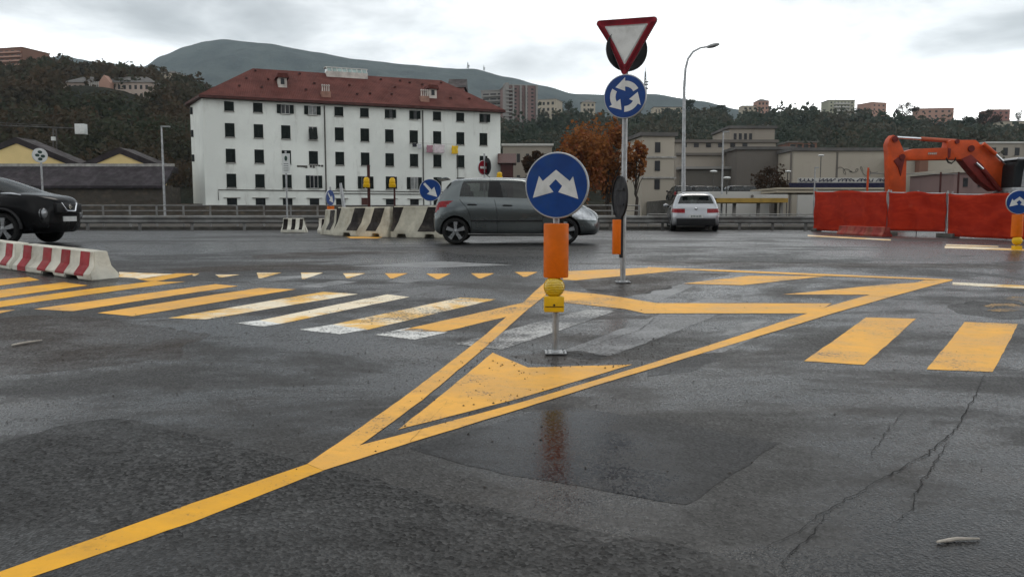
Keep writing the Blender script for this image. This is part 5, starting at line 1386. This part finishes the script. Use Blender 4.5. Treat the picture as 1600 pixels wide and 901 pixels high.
def tree(name, label, x, ybase, ytop, xw, Yd, leaf, n=700, card=0.35, lobes=14, trunk=0.35, group=None, shape=1.0, loc_z=None):
    b = W(x,ybase,Yd); top = W(x,ytop,Yd).z; z0 = b.z if loc_z is None else loc_z
    o = thing(name, label, 'tree', (b.x, Yd, z0), rnd.uniform(0,6), group)
    hgt = top-z0; r = xw*Yd/F/2; ch = hgt*(1-trunk)
    t = MB(); tr = max(0.06, hgt*0.022)
    t.tube([(0,0,-1.0),(0.02*hgt,0,hgt*trunk*0.6),(0,0.02*hgt,hgt*trunk),(0,0,hgt*0.75)],[tr*1.3,tr,tr*0.85,tr*0.2],8)
    for k in range(9):
        a = 2*math.pi*k/9+rnd.uniform(-.3,.3); h0 = hgt*(trunk*0.8+0.35*rnd.random()*(1-trunk)); rr = r*rnd.uniform(0.5,0.85)
        t.tube([(0,0,h0),(rr*0.45*math.cos(a),rr*0.45*math.sin(a),h0+ch*0.22),(rr*math.cos(a),rr*math.sin(a),h0+ch*rnd.uniform(0.3,0.5))],[tr*0.5,tr*0.3,tr*0.08],5)
    t.build('trunk', M['bark'], o, True)
    P = crown_points(n, r*1.05, ch*0.53*shape, lobes); P[:,2] += z0*0 + hgt*trunk+ch*0.5
    cards_mesh('crown', cards(P, card), leaf, o)
    return o
# autumn plane trees behind the signs
tree('plane_tree', 'broad orange brown autumn tree right behind the big blue island sign', 900, 322, 194, 92, 64, M['autumn'], 4300, 0.15, 30, 0.0, shape=1.32)
tree('plane_tree', 'orange autumn tree directly behind the roundabout sign post', 950, 322, 197, 78, 68, M['autumn'], 3600, 0.15, 26, 0.0, shape=1.32)
tree('plane_tree', 'thin reddish autumn tree beside the beige tower building', 994, 318, 214, 40, 66, M['autumn'], 1100, 0.14, 18, 0.14)
tree('evergreen_bush', 'dark rounded bush left of the orange trees above the grey hatchback', 842, 300, 234, 44, 72, M['rust_leaf'], 1500, 0.22, 14, 0.15)
tree('bare_tree', 'reddish brown straggly tree before the grey stained wall', 1205, 312, 258, 60, 74, M['rust_leaf'], 1500, 0.11, 22, 0.0, shape=1.15)
# trees told apart on the skyline
for x, yb, yt, xw, Yd, lf, lab in [
    (72,116,92,44,345,'rust_leaf','rounded rusty tree on the left ridge right of the brown tower'),
    (52,118,98,30,340,'dark_leaf','small dark tree pressed against the brown tower on the left ridge'),
    (98,118,98,34,348,'wood_l','dark bushy tree on the left ridge below the small distant peak'),
    (180,128,102,34,335,'rust_leaf','tall reddish tree right above the pointed gable of the mansion'),
    (220,130,108,42,335,'dark_leaf','wide dark evergreen right of the reddish tree above the mansion'),
    (143,130,104,14,335,'dark_leaf','slim dark conifer above the left half of the mansion'),
    (1078,178,150,26,440,'dark_leaf','rounded dark tree standing by the tall street lamp on the ridge'),
    (1122,182,164,34,470,'dark_leaf','low dark tree on the ridge left of the cream hilltop house'),
    (1415,198,158,36,440,'rust_leaf','tall fuzzy brown tree on the skyline between the two pink houses'),
    (1345,192,166,30,455,'dark_leaf','dark tree between the pale green block and the salmon cube'),
    (1510,204,182,36,430,'dark_leaf','dark rounded tree right of the wide pink house'),
    (1540,212,168,42,420,'rust_leaf','big brownish tree before the dusky red house'),
    (1590,196,168,12,430,'dark_leaf','slim dark cypress at the far right skyline'),
    (888,178,152,18,440,'dark_leaf','slender tree on the slope between pink tower and roundabout sign'),
    (1270,186,172,30,470,'dark_leaf','low dark tree on the bare skyline left of the pale green block')]:
    tree('hillside_tree', lab, x, yb, yt, xw, Yd, M[lf], 1100, xw*Yd/F*0.036, 16, 0.08, 'trees told apart on the hill skylines')

# masts on the ridges
def mast(label, x, yb, yt, Yd, w):
    b = W(x,yb,Yd); h = W(x,yt,Yd).z-b.z; o = thing('radio_mast', label, 'mast', b)
    t = MB(); k = 7
    for sx, sy in ((-1,-1),(1,-1),(1,1),(-1,1)): t.tube([(sx*w,sy*w,-h*0.2),(sx*w*0.15,sy*w*0.15,h)],w*0.22,5)
    for i in range(k):
        z0, z1 = h*i/k, h*(i+1)/k; a = w*(1-0.85*i/k); c = w*(1-0.85*(i+1)/k)
        t.tube([(-a,-a,z0),(c,-c,z1)],w*0.14,4); t.tube([(a,-a,z0),(-c,-c,z1)],w*0.14,4)
    t.tube([(0,0,h*0.98),(0,0,h*1.2)],w*0.12,5); t.build('lattice', M['steel_dark'], o)
    t = MB()
    for z in (0.2,0.38,0.5): t.lathe([(1e-3,h*z),(w*1.2,h*z),(w*1.2,h*z+h*0.05),(1e-3,h*z+h*0.05)],8,'z',(w*0.8,0,0))
    t.build('antenna', M['steel_dark'], o)
mast('tall lattice radio mast on the ridge just right of the roundabout sign', 1008, 146, 112, 900, 1.7)
mast('thin radio mast on the distant mountain ridge, left of the pair', 731, 107, 98, 2650, 3.0)
mast('thin radio mast on the distant mountain ridge, right of the pair', 756, 110, 103, 2650, 2.4)

# ================================================================ street lamps
M['lamp_head'] = pm('lamp_head_grey', (0.30,0.31,0.31), 0.45, 0.2, 0.2, 5)
Yl = 42; b = W(1068,338,Yl); o = thing('street_lamp', 'tall grey street lamp with curved arm standing behind the white car', 'street lamp', (b.x,Yl,0))
Q = lambda x, y: Vector((W(x,y,Yl).x-b.x, 0, W(x,y,Yl).z))
t = MB(); pts = [Vector((0,0,0)), Q(1068,250), Q(1069,140), Q(1071,108), Q(1075,92), Q(1083,81), Q(1094,75), Q(1106,73)]
t.tube(pts,[0.13,0.10,0.075,0.065,0.055,0.05,0.045,0.045],12); t.build('pole', M['galv'], o, True)
t = MB(); t.sphere((0,0,0),0.30,14,8,0.36); h_ = t.build('lamp_head', M['lamp_head'], o, True); h_.location = Q(1114,71.5); h_.scale = (1.2,0.55,1); h_.rotation_euler = (0,-R(14),0)
def lamp(label, x, yt, Yl, r, dx):
    b = W(x,338,Yl); o = thing('street_lamp', label, 'street lamp', (b.x,Yl,0)); z = W(x,yt,Yl).z
    t = MB(); t.tube([(0,0,0),(0,0,z*0.6),(0,0,z)],[r,r*0.8,r*0.6],8); t.build('pole', M['galv'], o, True)
    t = MB(); t.box((dx,0,z),(abs(dx)*2.2,0.22,0.10)); t.build('lamp_head', M['lamp_head'], o, bevel=0.02)
lamp('straight grey street lamp with short head left of the white house', 258, 198, 60, 0.10, 0.30)
lamp('thin grey street lamp before the industrial building', 1127, 206, 62, 0.09, 0.20)
lamp('thin grey lamp post in front of the beige hall', 1271, 262, 60, 0.07, 0.12)
def flood(label, x, y, Yd):
    b = W(x,y,Yd); o = thing('floodlight', label, 'lamp', (b.x,Yd,0)); t = MB(); t.tube([(0,0,0),(0,0,b.z)],0.045,6); t.build('pole', M['steel_dark'], o)
    t = MB(); t.sphere((0,0,b.z),0.32,12,6,0.35); t.build('lamp_head', M['panel_white'], o, True)
flood('small white globe lamp before the dull grey hoarding', 1136, 278, 66); flood('small white lamp low before the dull grey hoarding', 1115, 268, 68); flood('white globe lamp at the left edge of the beige hall', 1231, 268, 76); flood('white globe lamp before the upper beige hall', 1283, 243, 84)

# dark parked cars far behind the parapet
src = [o for o in bpy.data.objects if o.get('label','').startswith('glossy black crossover')][0]
for k, (x, lab) in enumerate([(1066,'dark parked car farthest left behind the white parapet'),(1092,'dark parked car above the white car roof behind the parapet'),(1118,'dark parked car in the middle of the row behind the parapet'),(1146,'dark parked car second from the right behind the parapet'),(1172,'dark parked car at the right end of the row behind the parapet')]):
    c = copy_tree(src); p = W(x,300,70); c.location = (p.x+0.25*(k%2),69+0.8*(k%3),W(x,300,70).z-0.98); c.rotation_euler = (0,0,R(90+3*(k%3)))
    tag(c, lab, 'car', 'dark cars parked behind the parapet')
t = MB(); t.b2(W(1040,300,66.6).x,W(1215,300,66.6).x,66.6,76,-0.5,W(1100,300,70).z-0.76); tag(t.build('car_park', M['kerb'], None), 'raised car park deck behind the parapet', None, None, 'structure')
# ================================================================ building site: red fence and excavator
M['net'] = None
t = NT('red_site_fabric'); v = t.pos(); v2 = t.pos((0.6,1,3.5))
c = t.mix(t.ramp(t.noise(v2, 1.6, 6, 0.6, 0.8), 0.35, 0.7), (0.40,0.026,0.010), (0.54,0.044,0.015))
c = t.mix(t.ramp(t.noise(v, 2.5, 7, 0.7), 0.58, 0.80, 0, 0.5), c, (0.46,0.10,0.055))
t.set(Base_Color=c, Roughness=0.7, Specular_IOR_Level=0.12); t.bump(t.noise(v, 90, 2), 0.3, 0.004); M['net'] = t.m
tl = t.n('ShaderNodeBsdfTranslucent'); t.l(c, tl.inputs[0]); mx = t.n('ShaderNodeMixShader'); mx.inputs[0].default_value = 0.35
t.l(t.p.outputs[0], mx.inputs[1]); t.l(tl.outputs[0], mx.inputs[2]); tp_ = t.n('ShaderNodeBsdfTransparent'); m2 = t.n('ShaderNodeMixShader'); m2.inputs[0].default_value = 0.10; t.l(mx.outputs[0], m2.inputs[1]); t.l(tp_.outputs[0], m2.inputs[2]); t.l(m2.outputs[0], t.t.nodes['Material Output'].inputs[0])
M['ex_red'] = pm('excavator_orange_red', (0.56,0.075,0.014), 0.5, 0, 0.3, 1.5, (0.34,0.045,0.014), 1.2, spec=0.25)
M['ex_dark'] = pm('excavator_shadow_red', (0.16,0.020,0.016), 0.55, 0, 0.35, 2)  # darker copy of the excavator red, shade put into the colour
def fence(label, p0, p1, yt0, yt1, gap):
    A, B_ = G(*p0), G(*p1); L = (B_-A).length; rz = math.atan2(B_.y-A.y, B_.x-A.x)
    hA, hB = W(p0[0],yt0,A.y).z-A.z, W(p1[0],yt1,B_.y).z-B_.z
    o = thing('site_fence', label, 'fence', A, rz, 'red fabric fence panels round the building site')
    n, m = 40, 14; vs_, fs_ = [], []
    for i in range(n+1):
        u = i/n
        for j in range(m+1):
            w = j/m; h = (hA+(hB-hA)*u); z = gap+(h-gap)*w - 0.05*math.sin(math.pi*u*3)*w*0.6
            y = 0.035*math.sin(u*19+w*3)+0.05*mn.noise(Vector((u*6,w*3,A.x)))
            vs_.append((u*L, y-0.03, z))
    for i in range(n):
        for j in range(m): fs_.append((i*(m+1)+j,(i+1)*(m+1)+j,(i+1)*(m+1)+j+1,i*(m+1)+j+1))
    f = mesh_obj('fabric', vs_, fs_, M['net'], o, True); md = f.modifiers.new('s','SOLIDIFY'); md.thickness = 0.008
    t = MB()
    for u in (0.01,0.5,0.99):
        t = MB(); h = hA+(hB-hA)*u; t.cyl((u*L,0.06,0),(u*L,0.06,h+0.06),0.022,None,8); t.build('fence_post', M['galv'], o, True)
    t = MB(); t.cyl((0,0.06,hA-0.02),(L,0.06,hB-0.02),0.02,None,8); t.build('top_rail', M['galv'], o, True)
    for u in (0.02,0.98):
        t = MB(); t.box((u*L,0.05,0.06),(0.42,0.24,0.12)); t.build('foot_block', M['kerb'], o, bevel=0.02)
    return o
fence('red fabric fence panel nearest the guardrail', (1271,361.5), (1384,367.5), 299, 299, 0.05)
fence('red fabric fence panel in front of the excavator arm with a gap underneath', (1386,367.8), (1476,371), 300, 301.5, 0.16)
fence('red fabric fence panel at the right edge behind the blue and orange sign', (1480,371.2), (1680,381), 302.5, 306, 0.04)
# red and white water barrier at the foot of the first panel
A, B_ = G(1312,366), G(1384,370)
jersey('plastic_barrier', 'faded red and white low barrier at the foot of the first red fence panel', A+Vector((0,-0.1,0)), B_+Vector((0,-0.1,0)), 0.3, 0.28, pm('faded_red_plastic', (0.27,0.035,0.025), 0.7, 0, 0.4, 3, (0.30,0.12,0.09), 2), pm('dirty_pink_plastic', (0.30,0.085,0.06), 0.8, 0, 0.4, 3, (0.25,0.05,0.035), 2), [(0.0,0.07),(0.22,0.36),(0.62,0.76),(0.93,1.0)], 0.0, (), end_taper=0.03)
# dark posts and railing behind the fence
def site_rail(label, xs, yt, yb, Yd, mat):
    p = [W(x,yt,Yd) for x in xs]; o = thing('site_railing', label, 'railing', (p[0].x,Yd,0))
    for q in p:
        t = MB(); t.cyl((q.x-p[0].x,0,0),(q.x-p[0].x,0,q.z+0.1),0.05,None,8); t.build('railing_post', mat, o)
    t = MB(); t.cyl((0,0,p[0].z),(p[-1].x-p[0].x,0,p[-1].z),0.022,None,6); t.build('rail_bar', M['rail_fence'], o, True)
site_rail('thin dark posts joined by a rail behind the middle red fence panel', (1413,1470,1498), 272, 300, 40, M['rust_post'])
site_rail('short grey rail and posts behind the first red fence panel', (1356,1384), 271, 300, 38, M['steel_dark'])
o = small_post('marker_post', 'thin red marker post rising behind the first red fence panel', 'post', 1353.5, 262, 37, 0.045, M['ex_red'])

YE = 33.0
ex = thing('excavator', 'orange red excavator with bent arm working behind the red fence', 'excavator', (W(1600,340,YE).x, YE, 0))
def E(x, y): p = W(x,y,YE); return (p.x-ex.location.x, p.z)
def plate(name, px, th, mat, parent=ex, off=0.0, bev=0.02):
    t = MB(); t.prism([E(*p) for p in px], th, 'xz', -th/2+off); o = t.build(name, mat, parent, bevel=bev); return o
stick_o = plate('dipper_arm', [(1383.5,226),(1387,217),(1392,211.5),(1398,214),(1404,226),(1409,238),(1413,246),(1412,275),(1411,340),(1396,340),(1393,300),(1386,300),(1385,250)], 0.42, M['ex_red'])
plate('arm_shade', [(1392,252),(1399,246),(1409,250),(1403,276),(1399,262)], 0.50, M['ex_dark'], stick_o)  # dark plate that paints the shading on the arm
boom = plate('boom', [(1398,247),(1408,238),(1423,233.3),(1475,231.5),(1477,222),(1482,219.5),(1520,219.5),(1530,229),(1545,240),(1563,257),(1566,275),(1562,292),(1553,297),(1530,283),(1516,268),(1505,256),(1497,250),(1480,250),(1411,251)], 0.46, M['ex_red'])
plate('boom_plate', [(1476,231.3),(1481,233),(1480,246),(1476,250)], 0.50, M['ex_dark'], boom)
plate('boom_underside', [(1497,249),(1512,242),(1530,258),(1545,283),(1556,297),(1548,299),(1528,285),(1512,267)], 0.50, M['ex_dark'], boom)  # shaded underside painted as a darker red plate
M['brand'] = pm('worn_white_lettering', (0.5,0.45,0.40), 0.6)
t = MB()
for k in range(5):                                   # worn, unreadable lettering on the boom
    a = E(1446.5+2.8*k, 240.5); t.box((a[0],-0.245,a[1]),(0.05,0.006,0.085),0,0,0.2)
a = E(1452,239.2); t.box((a[0],-0.245,a[1]),(0.34,0.006,0.018)); t.build('lettering', M['brand'], boom)
def ram(name, p, q, r, mat, off=0.0, parent=boom):
    a, b = E(*p), E(*q); t = MB(); t.cyl((a[0],off,a[1]),(b[0],off,b[1]),r,None,14); return t.build(name, mat, parent, True)
ram('ram_rod', (1397,214.5), (1440,217), 0.055, M['chrome']); ram('ram_barrel', (1439,217), (1497,221), 0.085, pm('ram_orange', (0.42,0.10,0.05), 0.4, 0, 0.2, 3))
ram('ram_rod', (1546,241), (1563,257), 0.05, M['chrome'], -0.36); ram('ram_barrel', (1528,226), (1547,242), 0.09, M['ex_red'], -0.36)
ram('ram_rod', (1518,255), (1530,266), 0.06, M['chrome'], -0.30); ram('ram_barrel', (1529,265), (1556,298), 0.09, M['ex_dark'], -0.30)
for p, r in (((1394,218),0.12),((1405,246),0.12),((1512,233),0.13),((1490,222),0.09)):
    a = E(*p); t = MB(); t.cyl((a[0],-0.29,a[1]),(a[0],0.29,a[1]),r,None,16); t.build('pivot_pin', M['ex_dark'], boom, True)
t = MB()
for k in range(2):
    p = [E(1473,247+k*2), E(1476,253+k*2), E(1481,255.5+k), E(1486,252), E(1488,247)]; t.tube([(q[0],-0.26,q[1]) for q in p],0.02,6)
t.build('hose', M['black'], boom, True)
# bucket below the fence line
plate('bucket', [(1386,334),(1398,330),(1412,336),(1416,352),(1406,364),(1386,366),(1380,352)], 0.8, M['ex_dark'], ex)
# cab, house and tracks
cx0, cz1 = E(1560,250); cx1, cz0 = E(1606,296)
cab = plate('cab', [(1558,300),(1561,262),(1567,250.5),(1606,249.5),(1610,255),(1610,312),(1558,312)], 1.3, M['trim'], ex, -0.35, 0.04)
for nm, px, th in (('cab_window', [(1562,292),(1564,263),(1569,254),(1577,254),(1573,280),(1571,292)], 1.31), ('cab_window', [(1581,291),(1583,258),(1605,257),(1606,291)], 1.31)):
    plate(nm, px, th, M['pane'], cab, -0.35, 0)
plate('cab_frame', [(1571,293),(1574,272),(1579,252.5),(1583,252.5),(1580,270),(1577,293)], 1.34, M['galv'], cab, -0.35, 0)
plate('cab_roof', [(1562,252),(1566,248.5),(1607,247.5),(1611,252)], 1.38, M['galv'], cab, -0.35, 0.02)
plate('cab_base', [(1558,294),(1612,292.5),(1612,318),(1558,318)], 1.33, M['galv'], cab, -0.35, 0.02)
plate('engine_house', [(1611,270),(1660,272),(1690,280),(1692,318),(1556,318),(1556,302),(1611,302)], 2.4, M['ex_red'], ex, 0.4, 0.05)
plate('counterweight', [(1690,284),(1712,288),(1712,320),(1690,320)], 2.5, M['ex_dark'], ex, 0.4, 0.08)
t = MB(); a = E(1635,330); t.cyl((a[0],0.4,0.8),(a[0],0.4,1.15),0.65,None,24); t.build('turntable', M['ex_dark'], ex, True)
for s in (-1, 1):
    x0_, x1_ = a[0]-1.9, a[0]+1.9; y = 0.4+s*1.0
    pts = [(x0_+0.4*math.cos(q), 0.42+0.40*math.sin(q)) for q in [math.pi/2+math.pi*k/10 for k in range(11)]] + [(x1_+0.4*math.cos(q), 0.42+0.40*math.sin(q)) for q in [-math.pi/2+math.pi*k/10 for k in range(11)]]
    t = MB(); t.prism(pts, 0.5, 'xz', y-0.25); t.build('track', M['rubber'], ex, bevel=0.02)
# ================================================================ sky, sun, air, camera
SUN_AZ, SUN_EL = R(12), R(52)                        # azimuth to the right of straight ahead
w = bpy.data.worlds.new('World'); sc.world = w; w.use_nodes = True
nt = w.node_tree; bg = nt.nodes['Background']
def wn(typ, **kw):
    nd = nt.nodes.new(typ)
    for k, v in kw.items(): setattr(nd, k, v)
    return nd
def wl(a, b): nt.links.new(a, b)
def wmath(op, a, b=None, c=None):
    nd = wn('ShaderNodeMath', operation=op)
    for s, v in zip(nd.inputs, (a,b,c)):
        if v is None: continue
        if isinstance(v,(int,float)): s.default_value = v
        else: wl(v, s)
    return nd.outputs[0]
def wmap(v, a, b, c, d):
    nd = wn('ShaderNodeMapRange'); nd.interpolation_type = 'SMOOTHSTEP'; wl(v, nd.inputs[0])
    for i, x in zip((1,2,3,4),(a,b,c,d)): nd.inputs[i].default_value = x
    return nd.outputs[0]
sky = wn('ShaderNodeTexSky', sky_type='NISHITA'); sky.sun_disc = False; sky.sun_elevation = SUN_EL; sky.sun_rotation = SUN_AZ
tc = wn('ShaderNodeTexCoord'); sep = wn('ShaderNodeSeparateXYZ'); wl(tc.outputs['Generated'], sep.inputs[0])
zz = wmath('MAXIMUM', sep.outputs['Z'], 0.0); den = wmath('ADD', zz, 0.16)
comb = wn('ShaderNodeCombineXYZ'); wl(wmath('DIVIDE', sep.outputs['X'], den), comb.inputs[0]); wl(wmath('MULTIPLY', wmath('DIVIDE', sep.outputs['Y'], den), 0.9), comb.inputs[1])
def wnoise(scale, detail, rough, off):
    mp = wn('ShaderNodeMapping'); mp.inputs['Location'].default_value = off; wl(comb.outputs[0], mp.inputs[0])
    nd = wn('ShaderNodeTexNoise'); wl(mp.outputs[0], nd.inputs['Vector']); nd.inputs['Scale'].default_value = scale; nd.inputs['Detail'].default_value = detail; nd.inputs['Roughness'].default_value = rough; nd.inputs['Distortion'].default_value = 0.4
    return nd.outputs[0]
cl = wmap(wmath('ADD', wmath('MULTIPLY', wnoise(0.62,7,0.52,(3.1,1.7,0)),0.78), wmath('MULTIPLY', wnoise(2.0,6,0.55,(0.4,5.2,0)),0.22)), 0.38, 0.63, 0.0, 1.0)
low = wmap(sep.outputs['Z'], 0.085, 0.20, 0.0, 1.0)    # clear bright band low down, grey cloud base above
cloud = wmath('MULTIPLY', wmath('ADD', wmath('MULTIPLY', cl, 0.72), 0.28), wmath('ADD', wmath('MULTIPLY', low, 0.88), 0.12))
front = wmap(sep.outputs['Y'], -0.5, 0.85, 0.0, 1.0)
lowband = wmap(sep.outputs['Z'], 0.10, 0.42, 1.0, 0.0)
bright = wmath('ADD', wmath('MULTIPLY', SKY_BACK, wmap(sep.outputs['Y'], -0.3, 0.8, 1.0, 0.62)), wmath('MULTIPLY', wmath('MULTIPLY', front, lowband), SKY_FRONT))
zen = wmap(sep.outputs['Z'], 0.25, 0.9, 1.0, 0.8)
bright = wmath('MULTIPLY', bright, zen)
shade = wmath('SUBTRACT', 1.0, wmath('MULTIPLY', cloud, 0.80))
L = wmath('MULTIPLY', wmath('MULTIPLY', bright, shade), 10.0)
warm = wn('ShaderNodeMix', data_type='RGBA'); wl(cloud, warm.inputs[0]); warm.inputs[6].default_value = (1.0,0.99,0.965,1); warm.inputs[7].default_value = (0.93,0.97,1.0,1)
mul = wn('ShaderNodeMix', data_type='RGBA', blend_type='MULTIPLY'); mul.inputs[0].default_value = 1.0; wl(warm.outputs[2], mul.inputs[6]); wl(L, mul.inputs[7])
mixn = wn('ShaderNodeMix', data_type='RGBA'); mixn.inputs[0].default_value = 0.93; wl(sky.outputs[0], mixn.inputs[6]); wl(mul.outputs[2], mixn.inputs[7])
wl(mixn.outputs[2], bg.inputs[0]); bg.inputs[1].default_value = 0.1

sl = bpy.data.lights.new('sun', 'SUN'); sl.energy = 0.6; sl.angle = R(24); sl.color = (1.0,0.95,0.87)
so = bpy.data.objects.new('sun', sl); COL.objects.link(so)
dirv = Vector((math.sin(SUN_AZ)*math.cos(SUN_EL), math.cos(SUN_AZ)*math.cos(SUN_EL), math.sin(SUN_EL)))
so.rotation_euler = dirv.to_track_quat('Z','Y').to_euler(); so.location = (20, 40, 60)

if HAZE:
    t = MB(); t.b2(-3600,3600,-260,3500,-4.6,780)
    hz = bpy.data.materials.new('haze_air'); hz.use_nodes = True; nth = hz.node_tree; nth.nodes.remove(nth.nodes['Principled BSDF'])
    pv = nth.nodes.new('ShaderNodeVolumePrincipled'); pv.inputs['Density'].default_value = HAZE; pv.inputs['Color'].default_value = (0.72,0.88,0.97,1); pv.inputs['Anisotropy'].default_value = 0.1
    nth.links.new(pv.outputs[0], nth.nodes['Material Output'].inputs['Volume'])
    tag(t.build('haze', hz, None), 'thin pale haze in the valley air', None, None, 'stuff')

cam = bpy.data.cameras.new('camera'); cam.sensor_width = 36; cam.lens = F*36/1600; cam.clip_end = 20000; cam.clip_start = 0.05
co = bpy.data.objects.new('camera', cam); COL.objects.link(co); co.location = (0,0,H); co.rotation_euler = (math.pi/2-PITCH,0,0)
sc.camera = co
vs_ = sc.view_settings; vs_.view_transform = 'Standard'; vs_.look = 'None'; vs_.gamma = 1; vs_.exposure = EXPO; vs_.use_curve_mapping = False
sc.cycles.max_bounces = 6; sc.cycles.diffuse_bounces = 2; sc.cycles.glossy_bounces = 3; sc.cycles.transmission_bounces = 4; sc.cycles.transparent_max_bounces = 10; sc.cycles.volume_bounces = 0
sc.cycles.use_denoising = True; sc.cycles.caustics_reflective = False; sc.cycles.caustics_refractive = False
